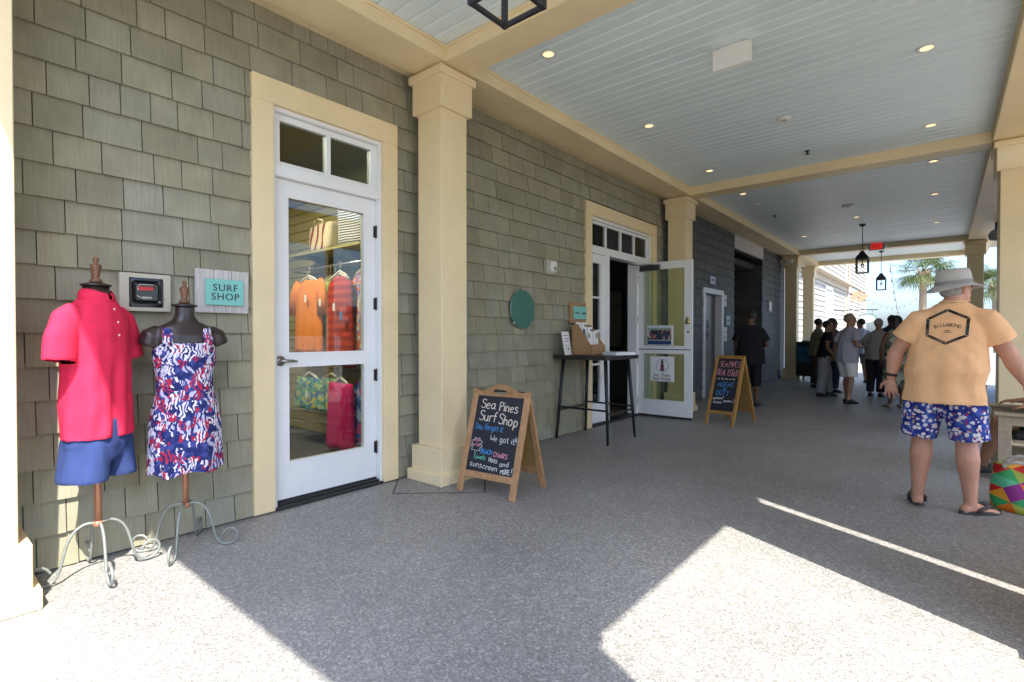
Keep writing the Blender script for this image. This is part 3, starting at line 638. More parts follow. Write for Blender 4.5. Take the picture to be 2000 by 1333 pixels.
for z in (2.2, 1.55, .9, .25): MB().tube([(-3.80, Y0 - .008, z - .055), (-3.80, Y0 - .008, z + .055)], .010, 8).build('hinge', MATS['dark_bronze'], lfo)
# group photograph taped to the glass: a flat print
def photo_mat():
    m, n, L, b = node_mat('group_photo_print'); tc = n.new('ShaderNodeTexCoord'); s = n.new('ShaderNodeSeparateXYZ'); L.new(tc.outputs['Object'], s.inputs[0])
    v = n.new('ShaderNodeTexVoronoi'); v.inputs['Scale'].default_value = 34; mp = n.new('ShaderNodeMapping'); mp.inputs['Scale'].default_value = (1, 1, .55); L.new(tc.outputs['Object'], mp.inputs[0]); L.new(mp.outputs[0], v.inputs['Vector'])
    sc_ = n.new('ShaderNodeSeparateColor'); L.new(v.outputs['Color'], sc_.inputs[0])
    r = ramp(n, [(0, (0.02, 0.025, 0.05)), (.3, (0.05, 0.06, 0.12)), (.5, (0.45, 0.25, 0.18)), (.65, (0.03, 0.03, 0.03)), (.8, (0.6, 0.6, 0.62)), (.92, (0.3, 0.1, 0.1))], 'CONSTANT'); L.new(sc_.outputs[0], r.inputs[0])
    zr = ramp(n, [(0, (0.02, 0.05, 0.16)), (.18, (0.35, 0.36, 0.38)), (.24, (0, 0, 0)), (.78, (0.28, 0.36, 0.30)), (.9, (0.6, 0.68, 0.75))], 'CONSTANT')
    mr = n.new('ShaderNodeMapRange'); mr.inputs[1].default_value = -.14; mr.inputs[2].default_value = .14; L.new(s.outputs['Z'], mr.inputs[0]); L.new(mr.outputs[0], zr.inputs[0])
    band = ramp(n, [(0, (0, 0, 0)), (.24, (1, 1, 1)), (.78, (0, 0, 0))], 'CONSTANT'); L.new(mr.outputs[0], band.inputs[0])
    mx = n.new('ShaderNodeMix'); mx.data_type = 'RGBA'; L.new(band.outputs[0], mx.inputs[0]); L.new(zr.outputs[0], mx.inputs[6]); L.new(r.outputs[0], mx.inputs[7]); L.new(mx.outputs[2], b.inputs['Base Color']); b.inputs['Roughness'].default_value = .3
    return m
ph = thing('group_photo', 'printed group photo taped inside the upper glass of the open door', 'photo', (-3.41, Y0 + .016, 1.30))
MB().box(-.235, .20, -.001, .001, -.155, .15).build('backing', M_PAPER, ph)
MB().box(-.228, .165, -.0035, -.0015, -.148, .143).build('print', photo_mat(), ph)
ps = thing('office_poster', 'white Sea Pines Real Estate poster with a lighthouse on the lower door glass', 'poster', (-3.39, Y0 + .016, .77))
MB().box(-.195, .195, -.001, .001, -.195, .195).build('sheet', M_PAPER, ps)
M_INK = mat('black_ink', (0.015, 0.015, 0.018), 0.6)
em = MB()
ringp = [(.098 * math.cos(a), .098 * math.sin(a) + .055) for a in [2 * math.pi * k / 40 for k in range(41)]]
em.tube([(x, -.003, z) for x, z in ringp], .003, 5)
em.prism([(-.034, -.03), (.034, -.03), (.030, .0), (-.030, .0)], 'y', -.004, -.002).prism([(-.028, .028), (.028, .028), (.024, .056), (-.024, .056)], 'y', -.004, -.002).prism([(-.034, .082), (.034, .082), (.034, .088), (-.034, .088)], 'y', -.004, -.002)
em.prism([(-.018, .09), (.018, .09), (.018, .116), (-.018, .116)], 'y', -.004, -.002).prism([(-.026, .118), (.026, .118), (0, .150)], 'y', -.004, -.002)
em.build('lighthouse_emblem', M_INK, ps)
MB().prism([(-.031, .001), (.031, .001), (.028, .027), (-.028, .027)], 'y', -.004, -.002).prism([(-.023, .057), (.023, .057), (.021, .081), (-.021, .081)], 'y', -.004, -.002).build('emblem_band', mat('emblem_red', (0.4, 0.05, 0.03), .6), ps)
for s, x, z in (('Sea', -.10, -.098), ('Pines', .055, -.098), ('Real', -.10, -.155), ('Estate', .062, -.155)):
    link('lettering', text_mesh(s, .072, M_INK, .0008, wx=.92), ps, loc=(x, -.0028, z), rot=(R(90), 0, 0))
# office room: unlit, dark furniture
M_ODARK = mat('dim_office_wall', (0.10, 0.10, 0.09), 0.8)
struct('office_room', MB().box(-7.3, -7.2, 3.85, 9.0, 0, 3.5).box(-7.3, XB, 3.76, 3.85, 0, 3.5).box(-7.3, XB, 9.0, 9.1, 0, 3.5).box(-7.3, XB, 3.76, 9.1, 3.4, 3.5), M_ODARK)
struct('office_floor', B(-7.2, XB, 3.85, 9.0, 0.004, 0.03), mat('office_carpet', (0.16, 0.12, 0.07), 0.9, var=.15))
pf = thing('picture_frame', 'dark framed picture on the office wall inside the doorway', 'picture', (-5.2, 8.985, 1.62))
MB().box(-.5, .5, -.03, 0, -.6, .6).build('frame', M_BLACK, pf, bevel=.004)
MB().box(-.44, .44, -.034, -.031, -.54, .54).build('print', mat('olive_picture', (0.20, 0.20, 0.13), .4, var=.4, vscale=3), pf)
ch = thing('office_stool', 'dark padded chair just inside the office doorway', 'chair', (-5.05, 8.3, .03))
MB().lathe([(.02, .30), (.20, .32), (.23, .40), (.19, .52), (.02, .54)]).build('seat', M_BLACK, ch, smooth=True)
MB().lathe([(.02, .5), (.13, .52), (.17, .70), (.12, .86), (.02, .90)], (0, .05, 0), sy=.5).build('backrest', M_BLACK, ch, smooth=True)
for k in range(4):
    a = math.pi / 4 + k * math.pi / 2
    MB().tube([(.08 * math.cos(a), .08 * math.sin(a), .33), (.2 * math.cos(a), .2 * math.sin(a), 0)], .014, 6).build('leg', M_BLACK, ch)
# ---------------------------------------------------------------- things fixed to the walls
M_WOODW = mat('whitewashed_wood', (0.50, 0.47, 0.44), 0.75, var=0.28, vscale=5, stretch=(1, 14, 1.2), bump=.1, bscale=30)
M_WOOD = mat('honey_wood', (0.36, 0.20, 0.085), 0.55, var=0.25, vscale=4, stretch=(12, 12, 1.5))
M_TEAL = mat('teal_sign_paint', (0.20, 0.52, 0.46), 0.5, var=.03)
M_LETTER = mat('charcoal_letter', (0.03, 0.05, 0.055), 0.6)
WR = (R(90), 0, R(90))   # lettering upright on the wall, read from the porch
sg = thing('shop_sign', 'whitewashed board with a teal SURF SHOP plate beside the dressed mannequins', 'sign', (WX + .026, 1.43, 1.595))
for i in range(3): MB().box(0, .022, -.168 + i * .1125, -.168 + (i + 1) * .1125 - .002, -.144 + rnd.uniform(-.001, .001), .144).build('plank', M_WOODW, sg, bevel=.002)
MB().box(.028, .04, -.113, .127, -.094, .080).build('plate', M_TEAL, sg, bevel=.002)
for s, z in (('SURF', .022), ('SHOP', -.038)): link('lettering', text_mesh(s, .066, M_LETTER, .0015, space=1.12), sg, loc=(.042, .008, z), rot=WR)
for y, z in ((-.15, .12), (.15, .12), (-.15, -.0), (.15, -.12)): MB().tube([(.022, y, z), (.025, y, z)], .005, 8).build('screw', M_STEEL, sg)
ae = thing('defibrillator_cabinet', 'pale framed black cabinet with a red defibrillator between the mannequins', 'cabinet', (WX + .026, .985, 1.56))
M_PALE = mat('pale_khaki_paint', (0.47, 0.44, 0.36), .6)
fr = MB()
for b_ in [(-.0, .035, -.131, -.085, -.114, .114), (0, .035, .092, .131, -.114, .114), (0, .035, -.085, .092, .088, .114), (0, .035, -.085, .092, -.114, -.09)]: fr.box(*b_)
fr.build('frame', M_PALE, ae)
MB().box(.001, .004, -.085, .092, -.09, .088).build('back_panel', M_BLACK, ae)
rr_ = MB(); q = [(.0885 * (1 if abs(math.cos(a)) > .6 else abs(math.cos(a)) / .6 * .4 + .6) * math.copysign(1, math.cos(a)), 0) for a in (0,)]
def rrect(w, h, r, n=6):
    P = []
    for cx_, cz_, a0 in ((w - r, h - r, 0), (-w + r, h - r, 90), (-w + r, -h + r, 180), (w - r, -h + r, 270)):
        for k in range(n + 1): a = R(a0 + 90 * k / n); P.append((cx_ + r * math.cos(a), cz_ + r * math.sin(a)))
    return P
M_GLOSSB = mat('gloss_black_plastic', (0.012, 0.012, 0.014), .18)
MB().loft([[(x_, .0035 + p[0], p[1]) for p in rrect(w, h, r)] for x_, w, h, r in ((.03, .088, .088, .02), (.040, .086, .086, .02), (.042, .076, .072, .022), (.034, .066, .060, .018), (.045, .056, .048, .014))]).build('cover', M_GLOSSB, ae, smooth=False)
MB().box(.045, .050, -.042, .034, .012, .034).build('label', mat('red_label', (0.55, 0.02, 0.02), .4), ae)
MB().box(.045, .049, -.0455, -.0425, .012, .032).build('label', M_PAPER, ae); MB().box(.045, .050, -.022, .026, -.042, -.028).build('label', M_PAPER, ae)
MB().tube([(.052, -.052, -.02), (.056, -.03, -.036), (.056, .03, -.036), (.052, .05, -.02)], .004, 6).tube([(.052, -.052, .03), (.056, -.035, .046), (.056, .035, .046), (.052, .05, .03)], .004, 6).build('handle', M_STEEL, ae, smooth=True)
md = thing('oval_plate', 'round green glass plate hung on the olive shingles', 'plate', (WX + .026, 4.67, 1.60))
gm, gn, gl_, gb = node_mat('sea_green_glass'); gb.inputs['Base Color'].default_value = (0.095, 0.25, 0.20, 1); gb.inputs['Roughness'].default_value = .12; gb.inputs['Transmission Weight'].default_value = .25; gb.inputs['Coat Weight'].default_value = .4
MB().loft([[(x_, r * math.cos(a), r * 1.0 * math.sin(a)) for a in [2 * math.pi * k / 48 for k in range(48)]] for x_, r in ((.012, .19), (.018, .222), (.026, .224), (.030, .215), (.030, .20))]).build('disc', gm, md)
for y, z in ((0, .228), (-.16, -.165), (.16, -.165)): MB().box(.0, .036, y - .02, y + .02, z - .012, z + .012).build('clip', M_STEEL, md, bevel=.003)
bx = thing('alarm_box', 'beige alarm box with a white strobe above the green plate', 'alarm', (WX + .026, 5.21, 2.14))
MB().box(0, .05, -.095, .095, -.09, .09).build('box', M_PALE, bx, bevel=.004)
MB().box(.05, .085, -.055, .07, -.06, .07).build('cover', M_PLASTIC, bx, bevel=.008)
MB().tube([(.085, .02, -.018), (.095, .02, -.018)], .024, 14).build('lens', M_STEEL, bx)
s2 = thing('office_sign', 'small wooden board with a teal plate left of the office entrance', 'sign', (WX + .026, 5.865, 1.595))
MB().box(0, .022, -.195, .185, -.14, .14).build('board', M_WOOD, s2, bevel=.003)
MB().box(.026, .036, -.135, .183, -.082, .088).build('plate', M_TEAL, s2, bevel=.002)
mk = MB()
for (a, b_) in ((-.10, -.005), (.055, .16)):
    y = a
    while y < b_:
        h_ = rnd.uniform(.010, .018); mk.box(.036, .038, y, y + .008, -h_, h_ * rnd.uniform(.5, 1)); mk.box(.036, .038, y, y + .017, -.003, .003); y += .020
o = mk.build('lettering', M_LETTER, s2); o['kind'] = 'stuff'
# elevator in the far wall
el = thing('elevator', 'steel elevator door in a white metal frame on the far wall', 'elevator', (WX, 11.2, 0))
MB().box(-.14, .035, -.63, -.50, .0, 2.17).box(-.14, .035, .50, .63, 0, 2.17).box(-.14, .036, -.63, .63, 2.17, 2.28).build('frame', mat('pale_metal_frame', (0.62, 0.63, 0.66), .4), el, bevel=.004)
MB().box(-.145, -.115, -.50, .50, .01, 2.17).build('door_panel', mat('dark_bronze_steel', (0.20, 0.185, 0.17), .4, metal=.85, var=.08, vscale=5), el)
for z, r in ((1.53, .06), (1.33, .05)):
    if r > .055: MB().box(-.114, -.108, -.10, .09, z - .085, z + .085).build('sign', M_BLACK, el)
    else: MB().prism([(0 + .1 * math.cos(a), z + .1 * math.sin(a)) for a in [math.pi / 2 * k for k in range(4)]], 'x', -.114, -.108).build('sign', M_BLACK, el)
MB().tube([(-.114, -.25, 1.86), (-.106, -.25, 1.86)], .022, 10).build('key_hole', M_BLACK, el)
for nm, lb_, y0, y1, z0, z1, c in (('elevator_sign', 'small blue and white plate above the elevator door', 10.96, 11.26, 2.38, 2.54, (0.5, 0.56, 0.75)), ('notice_plate', 'white upright notice at the top right of the elevator frame', 11.86, 12.0, 1.94, 2.2, (0.7, 0.7, 0.7)), ('notice_plate', 'blue grey notice right of the elevator', 11.98, 12.26, 1.52, 1.74, (0.32, 0.42, 0.5))):
    t = thing(nm, lb_, 'sign', (WX + .02, (y0 + y1) / 2, (z0 + z1) / 2))
    MB().box(0, .02, (y0 - y1) / 2, (y1 - y0) / 2, (z0 - z1) / 2, (z1 - z0) / 2).build('plate', mat('plate_%.2f_%.2f' % (c[0], c[2]), c, .5), t, bevel=.003)
    MB().box(.02, .022, (y0 - y1) * .3, (y1 - y0) * .3, -.01, .02).build('print', M_LETTER, t)
cp = thing('call_panel', 'white elevator call panel with buttons beside the steel door', 'panel', (WX + .02, 11.93, 1.32))
MB().box(0, .025, -.08, .08, -.16, .16).build('plate', M_PLASTIC, cp, bevel=.003)
for z in (-.06, .05): MB().tube([(.025, 0, z), (.034, 0, z)], .025, 12).build('button', M_STEEL, cp)
pq = thing('wall_plaque', 'small bright plaque on the far wall beyond the recess', 'plaque', (WX + .025, 15.76, 2.10))
MB().prism([(.2 * math.cos(a) * (1 if k % 2 else .6), .2 * math.sin(a) * (1 if k % 2 else .6)) for k, a in enumerate([math.pi / 4 * j for j in range(8)])], 'x', 0, .03).build('star', M_PLASTIC, pq)
sc = thing('security_camera', 'white security camera under the beam at the end of the far wall', 'camera', (WX + .03, 17.0, 3.5))
MB().box(0, .06, -.05, .05, -.05, .05).build('mount', M_PLASTIC, sc)
MB().tube([(.05, 0, 0), (.14, -.04, -.01), (.34, -.14, -.05)], [.035, .06, .062], 12).build('body', M_PLASTIC, sc, smooth=True)

# ---------------------------------------------------------------- ceiling fittings
M_GLOW = mat('warm_lamp_glow', (0.6, 0.5, 0.35), .5, emit=(1.0, 0.74, 0.38), estr=.30)
CN = [(-2.68, 3.70), (-2.685, 5.72), (-2.72, 7.86), (-.136, 5.706), (-.143, 7.83), (-.14, 9.46), (-2.716, 9.52), (-.148, 11.67), (-2.71, 14.6), (-.15, 14.6), (-1.43, 12.9)]
WH = ['nearest recessed light, on the wall side beside the cross beam', 'second recessed light from the camera along the shop wall', 'third recessed light along the shop wall before the beam', 'nearest recessed light on the open right side', 'second recessed light on the right side before the beam',
      'first recessed light past the beam on the right side', 'first recessed light past the beam on the wall side', 'second recessed light past the beam on the right', 'far recessed light near the dark recess', 'far recessed light on the right near the exit', 'recessed light in the middle beyond the round speaker']
for (x, y), lb_ in zip(CN, WH):
    t = thing('recessed_light', lb_, 'light', (x, y, ZC), 0, 'recessed ceiling lights')
    MB().loft([[(r * math.cos(a), r * math.sin(a), z) for a in [2 * math.pi * k / 24 for k in range(24)]] for r, z in ((.050, .0), (.074, -.003), (.072, -.007), (.052, -.006), (.046, -.002))], False).build('trim_ring', M_PLASTIC, t, smooth=True)
    MB().tube([(0, 0, -.0045), (0, 0, -.0015)], .048, 20).build('lens', M_GLOW, t)
for x, y, r, nm, lb_, c in ((-1.414, 6.505, .075, 'ceiling_speaker', 'white round disc in the middle of the near ceiling', M_PLASTIC), (-1.43, 11.66, .10, 'ceiling_speaker', 'white round disc in the middle of the far ceiling', M_PLASTIC), (-2.735, 10.42, .07, 'smoke_detector', 'white smoke detector past the second beam', M_PLASTIC)):
    t = thing(nm, lb_, 'detector' if 'det' in nm else 'speaker', (x, y, ZC))
    MB().lathe([(.02, -.028), (r * .8, -.026), (r, -.014), (r * 1.02, -.003)]).build('cover', c, t, smooth=True)
    MB().tube([(0, 0, -.031), (0, 0, -.027)], r * .4, 16).build('grille', M_PALE, t)
for x, y, lb_ in ((-1.425, 7.855, 'small black sprinkler head in front of the second beam'), (-2.70, 11.64, 'small black sprinkler head on the far ceiling')):
    t = thing('sprinkler', lb_, 'sprinkler', (x, y, ZC)); MB().lathe([(.035, 0), (.035, -.006), (.012, -.012), (.012, -.04)], n=14).build('body', M_BLACK, t); MB().lathe([(.03, -.046), (.03, -.042)], n=12).build('deflector', M_BLACK, t)
bk = thing('blank_sign_box', 'blank white sign plate hanging under the near ceiling', 'sign', (-1.40, 4.575, ZC))
MB().box(-.155, .155, -.022, .022, -.192, -.014).build('plate', mat('warm_white_plate', (0.80, 0.77, 0.72), .5), bk, bevel=.004)
MB().box(-.09, .09, -.018, .018, -.014, 0).build('mount', M_PLASTIC, bk)
M_EXIT = mat('exit_red', (0.5, 0.01, 0.01), .5, emit=(1.0, 0.03, 0.03), estr=.12)
ex = thing('exit_sign', 'red EXIT sign on the far shaded beam', 'sign', (-1.42, 16.985, 3.70))
MB().box(-.17, .17, -.05, 0, -.115, .09).build('housing', mat('grey_housing', (0.3, 0.33, 0.3), .5), ex, bevel=.004)
MB().box(-.125, .125, -.056, -.0505, -.095, .07).build('face', M_EXIT, ex)
link('lettering', text_mesh('EXIT', .13, mat('exit_letter', (0.06, 0.0, 0.0), .6), .001, wx=.75), ex, loc=(0, -.0575, -.012), rot=(R(90), 0, 0))
for s in (-1, 1): MB().tube([(s * .21, -.06, -.03), (s * .21, -.0, -.03)], .035, 10).box(s * .17 - .01, s * .21 + .01, -.03, -.01, -.04, -.02).build('emergency_lamp', M_PLASTIC, ex)
def lantern(x, y, label, zb=2.68, w=.215):
    t = thing('lantern', label, 'lantern', (x, y, zb), 0, 'black hanging lanterns'); h = w / 2; b_ = .011
    for sx in (-1, 1):
        for sy in (-1, 1): MB().box(sx * h - b_, sx * h + b_, sy * h - b_, sy * h + b_, 0, .30).build('post', M_BLACK, t)
    for z, e in ((.0, .0105), (.30, .012)):
        f = MB()
        for s in (-1, 1): f.box(-h + b_, h - b_, s * h - .009, s * h + .009, z, z + .018).box(s * h - .009, s * h + .009, -h + b_, h - b_, z + .0005, z + .0175)
        f.build('rim', M_BLACK, t)
    def sq(r, z): return [(r, r, z), (-r, r, z), (-r, -r, z), (r, -r, z)]
    MB().loft([sq(h + .018, .317), sq(h + .018, .327), sq(h * .82, .40), sq(h * .62, .42), sq(h * .40, .475), sq(h * .12, .50)]).build('roof', M_BLACK, t)
    MB().tube([(.03 * math.cos(a), 0, .525 + .03 * math.sin(a)) for a in [2 * math.pi * k / 12 for k in range(13)]], .006, 6).tube([(0, 0, .55), (0, 0, ZC - zb - .02)], .008, 8).build('rod', M_BLACK, t)
    MB().lathe([(.012, ZC - zb - .05), (.05, ZC - zb - .03), (.065, ZC - zb - .001)], n=16).build('canopy', M_BLACK, t, smooth=True)
    MB().tube([(0, 0, .34), (0, 0, .21)], .009, 8).lathe([(.012, .19), (.03, .185), (.03, .21), (.012, .215)], n=12).build('socket_holder', M_BLACK, t)
    for a in (0, 2.1, 4.2): MB().tube([(.022 * math.cos(a), .022 * math.sin(a), .185), (.022 * math.cos(a), .022 * math.sin(a), .135), (.022 * math.cos(a), .022 * math.sin(a), .10)], [.010, .009, .002], 8).build('bulb', mat('clear_bulb', (0.7, 0.7, 0.68), .1), t, smooth=True)
lantern(-1.42, 1.665, 'black lantern cut off at the top of the picture near the camera')
lantern(-1.42, 13.87, 'black lantern on a long rod in front of the bright opening')
lantern(-1.44, 18.6, 'farther black lantern hanging against the sky', 2.62)
# ---------------------------------------------------------------- chalkboards
M_SLATE = mat('blackboard_slate', (0.012, 0.014, 0.02), .7, var=.35, vscale=3)
M_BWOOD = mat('cedar_frame', (0.40, 0.215, 0.095), .5, var=.3, vscale=3.5, stretch=(10, 10, 1.6))
M_BWOOD2 = mat('amber_frame', (0.38, 0.19, 0.045), .5, var=.25, vscale=3.5, stretch=(10, 10, 1.6))
def chalk(c): return mat('chalk_%02d%02d%02d' % tuple(int(v * 99) for v in c), c, .9)
WHITE_C, BLUE_C, PINK_C, GREEN_C, CREAM_C = (0.62, 0.62, 0.62), (0.07, 0.27, 0.60), (0.62, 0.25, 0.30), (0.12, 0.48, 0.33), (0.70, 0.60, 0.50)
def chalkboard(label, loc, rz, w, H, spread, wood, fw, arch, lines, burst=False):
    t = thing('chalkboard_sign', label, 'sign', (*loc, 0), rz, 'A-frame chalkboards')
    lean = math.atan2(spread / 2, H); Lp = H / math.cos(lean); foot = .13 if arch else .17
    for s in (-1, 1):   # front (-1) and back (+1) leaf, hinged at the top
        # leaf coordinates: x across, z up the slope from the floor, y = 0 front face (towards viewer for s=-1)
        M4 = Matrix.Translation((0, s * spread / 2, 0)) @ Matrix.Rotation(lean * -s * -1, 4, 'X')
        M4 = Matrix.Translation((0, s * spread / 2, 0)) @ Matrix.Rotation(s * lean, 4, 'X')
        def P(mb, name, m, par=t, **k):
            mb.v = [tuple(M4 @ Vector((p[0], p[1] if s < 0 else -p[1], p[2]))) for p in mb.v]
            return mb.build(name, m, par, **k)
        h = w / 2; d = .024
        for sx in (-1, 1): P(MB().box(sx * h, sx * (h - fw), 0, d, .004, Lp), 'stile', wood, bevel=.003)
        P(MB().box(-h + fw, h - fw, .001, d - .001, foot, foot + fw * .95), 'rail', wood, bevel=.002)
        tr_ = MB().box(-h + fw, h - fw, .001, d - .001, Lp - fw * .95, Lp - .0)
        if arch:
            n = 24; out, inn = [], []
            for k in range(n + 1):
                u = -1 + 2 * k / n; x = u * h * .62
                out.append((x, Lp - .004 + .058 * (math.cos(u * math.pi) * .5 + .5) ** .8))
                hx = .075 * math.copysign(min(1, abs(u) * 1.02), u); c_ = max(0, 1 - min(1, abs(u) * 1.02) ** 2) ** .5
                inn.append((hx, Lp - .012 + .030 * c_))
            vv = []; ff = []
            for y in (.001, d - .001):
                for a, b_ in zip(out, inn): vv += [(a[0], y, a[1]), (b_[0], y, max(b_[1], Lp - .012))]
            N = 2 * (n + 1)
            for k in range(n):
                i = 2 * k; ff += [(i, i + 2, i + 3, i + 1), (N + i, N + i + 1, N + i + 3, N + i + 2), (i, N + i, N + i + 2, i + 2), (i + 1, i + 3, N + i + 3, N + i + 1)]
            ff += [(0, 1, N + 1, N), (N - 2, 2 * N - 2, 2 * N - 1, N - 1)]
            tr_ = MB().box(-h + fw, h - fw, .001, d - .001, Lp - fw * .95, Lp - .045); tr_.add(vv, ff)
            tr_.box(-h + fw, -.076, .001, d - .001, Lp - .045, Lp - .005).box(.076, h - fw, .001, d - .001, Lp - .045, Lp - .005)
            tr_.prism([(.075 * math.cos(a), Lp - .012 + .024 * math.sin(a)) for a in [math.pi + math.pi * k / 10 for k in range(11)]] + [(.0765, Lp - .046), (-.0765, Lp - .046)], 'y', .001, d - .001)
        P(tr_, 'top_rail', wood)
        sl = P(MB().box(-h + fw - .004, h - fw + .004, .009, .016, foot + fw * .9, Lp - fw * .9), 'slate', M_SLATE if s < 0 else mat('slate_back', (0.32, 0.20, 0.06), .7))
        if s < 0:
            x0, z0 = -h + fw, foot + fw; sw_, sh_ = w - 2 * fw, Lp - 2 * fw - foot
            fr_ = (M4 @ Vector((x0, .009, z0)), (M4.to_3x3() @ Vector((1, 0, 0))), (M4.to_3x3() @ Vector((0, 0, 1))), (M4.to_3x3() @ Vector((0, -1, 0))))
            for i, (txt, c, u0, u1, v, hh, rad, slope, jit) in enumerate(lines):
                pol = stroke_text(txt, hh * sh_, u0 * sw_, v * sh_, u1 * sw_, slope, jit, 0.05, i + 3)
                o = strokes_mesh(pol, rad, fr_).build('chalk_line', chalk(c), sl); o['kind'] = 'stuff'
            if burst:
                pts = []
                for k in range(19):
                    a = 2 * math.pi * (k + .5) / 18; r = (.13 if k % 2 else .095); pts.append((.145 * sw_ + r * sw_ * 1.05 * math.cos(a), .335 * sh_ + r * sh_ * .78 * math.sin(a)))
                o = strokes_mesh([pts], .0026, fr_).build('chalk_line', chalk(WHITE_C), sl); o['kind'] = 'stuff'
    MB().tube([(-w / 2 + .01, -.0, H * .99), (w / 2 - .01, 0, H * .99)], .008, 8).build('hinge', M_BLACK, t)
    return t
W_, B_, P_, G_, C_ = WHITE_C, BLUE_C, PINK_C, GREEN_C, CREAM_C
chalkboard('cedar chalkboard sign reading Sea Pines Surf Shop beside the cream column', (-2.865, 3.285), R(5.7), .585, .835, .50, M_BWOOD, .056, True, [
    ('Sea', C_, .10, .43, .835, .125, .0042, -.04, .3), ('Pines', C_, .50, .93, .815, .125, .0042, -.04, .3), ('Surf', C_, .10, .49, .665, .13, .0042, -.04, .3), ('Shop', C_, .53, .96, .64, .13, .0042, -.05, .3),
    ('You forgot it', B_, .05, .66, .545, .085, .0026, -.02, .5), ('We got it!!', W_, .42, .99, .405, .08, .0026, .0, .5),
    ('POP', P_, .06, .22, .37, .035, .0024, .05, .3), ('IN FOR', P_, .05, .24, .31, .035, .0024, .05, .3),
    ('BEACH', B_, .26, .51, .235, .058, .0030, -.02, .4), ('CHAIRS', P_, .54, .84, .215, .062, .0032, -.05, .4), ('Towels', G_, .12, .40, .155, .06, .0026, .0, .5), ('Hats', W_, .46, .66, .14, .062, .0026, -.02, .5), ('and', W_, .70, .90, .105, .062, .0026, .06, .5),
    ('sunscreen', W_, .07, .68, .055, .075, .0028, -.05, .4), ('MORE', W_, .74, .94, .012, .06, .0028, .05, .4), ('!', W_, .955, .99, .02, .09, .0028, 0, .2)], True)
chalkboard('amber chalkboard sign reading Sea Pines Real Estate beside the elevator', (-2.43, 7.95), R(-10), .445, 1.0, .70, M_BWOOD2, .048, False, [
    ('SEA', P_, .08, .44, .835, .115, .0042, .0, .4), ('PINES', P_, .48, .97, .835, .115, .0042, .0, .4), ('REAL', P_, .04, .45, .67, .115, .0042, 0, .4), ('ESTATE', P_, .50, .99, .665, .115, .0042, 0, .4), ('*****', W_, .08, .90, .575, .055, .0042, 0, .2),
    ('AGENT', B_, .16, .86, .445, .10, .0042, .0, .4), ('on', B_, .42, .56, .395, .05, .0032, 0, .3), ('DUTY', B_, .14, .72, .29, .095, .0042, .0, .4), ('questions?', W_, .05, .52, .205, .05, .003, .06, .6), ('We have', W_, .08, .46, .125, .05, .003, .06, .6), ('answers', W_, .52, .88, .165, .045, .003, .06, .6), ('!', W_, .91, .98, .14, .10, .003, 0, .2)])

# ---------------------------------------------------------------- bar table with leaflets
bt = thing('bar_table', 'tall black bar table with splayed legs by the office entrance', 'table', (-3.385, 5.70, 0))
MB().loft([[(p[0], p[1], z) for p in rrect(w, w, .05)] for z, w in ((1.0, .36), (1.005, .402), (1.045, .405), (1.052, .40))]).build('table_top', mat('black_stained_wood', (0.022, 0.02, 0.02), .4, var=.2, vscale=20), bt)
for sx in (-1, 1):
    for sy in (-1, 1): MB().tube([(sx * .365, sy * .345, 0), (sx * .335, sy * .315, .5), (sx * .30, sy * .285, 1.0)], [.015, .021, .023], 10).build('leg', M_BLACK, bt, smooth=True)
for a, b_, z in (((-.34, -.32), (.34, -.32), .40), ((-.34, .32), (.34, .32), .40), ((-.34, -.32), (-.34, .32), .36), ((.34, -.32), (.34, .32), .36)): MB().tube([(*a, z), (*b_, z)], .012, 8).build('stretcher', M_BLACK, bt)
lfm = thing('leaflet', 'white leaflet in a clear stand at the wall end of the bar table', 'leaflet', (-3.60, 5.40, 1.053), R(8))
MB().add([(-.0, -.10, 0), (0, .10, 0), (-.05, .10, .29), (-.05, -.10, .29), (-.004, -.10, 0), (-.004, .10, 0), (-.054, .10, .29), (-.054, -.10, .29)], [(0, 1, 2, 3), (7, 6, 5, 4), (0, 4, 5, 1), (1, 5, 6, 2), (2, 6, 7, 3), (3, 7, 4, 0)]).build('sheet', M_PAPER, lfm)
for z, w, c in ((.24, .07, (0.5, 0.1, 0.1)), (.20, .06, (0.2, 0.2, 0.25)), (.17, .055, (0.2, 0.2, 0.25)), (.12, .06, (0.4, 0.4, 0.4))): MB().bar((-.05 * z / .29 + .002, -w, z), (-.05 * z / .29 + .002, w, z), .004, .008).build('print_line', mat('ink_%.1f%.1f' % (c[0], c[2]), c, .6), lfm)
MB().bar((-.008, .03, .03), (-.016, .03, .09), .055, .003, up=(1, 0, 0)).build('print_picture', mat('photo_tint', (0.45, 0.22, 0.15), .6, var=.6, vscale=40), lfm)
bh = thing('brochure_rack', 'honey wood brochure rack standing on the bar table', 'rack', (-3.52, 5.74, 1.053), R(4))
for y in (-.20, .165): MB().prism([(-.13, 0), (.15, 0), (.15, .10), (-.06, .38), (-.13, .38)], 'y', y, y + .018).build('side_panel', M_WOOD, bh, bevel=.002)
MB().box(.135, .15, -.181, .164, .001, .13).build('front_panel', M_WOOD, bh)
MB().box(-.13, -.118, -.181, .164, .001, .37).box(-.118, .135, -.181, .164, .001, .014).build('back_panel', M_WOOD, bh)
for k, (x, z) in enumerate(((-.09, .40), (-.02, .335), (.06, .27))):
    for j in range(2):
        y = -.13 + j * .155 + .02 * (k % 2)
        b_ = MB().box(x, x + .012, y, y + .135, z - .26, z + .02).build('brochure', M_PAPER, bh, rot=(0, R(-4), 0))
        MB().box(x + .0122, x + .0135, y + .01 + .05 * j, y + .07 + .055 * j, z - .07, z - .005).build('cover_picture', mat('cover_%d%d' % (k, j), [(0.25, 0.12, 0.10), (0.10, 0.12, 0.2), (0.3, 0.28, 0.22)][k], .5, var=.6, vscale=60), b_)
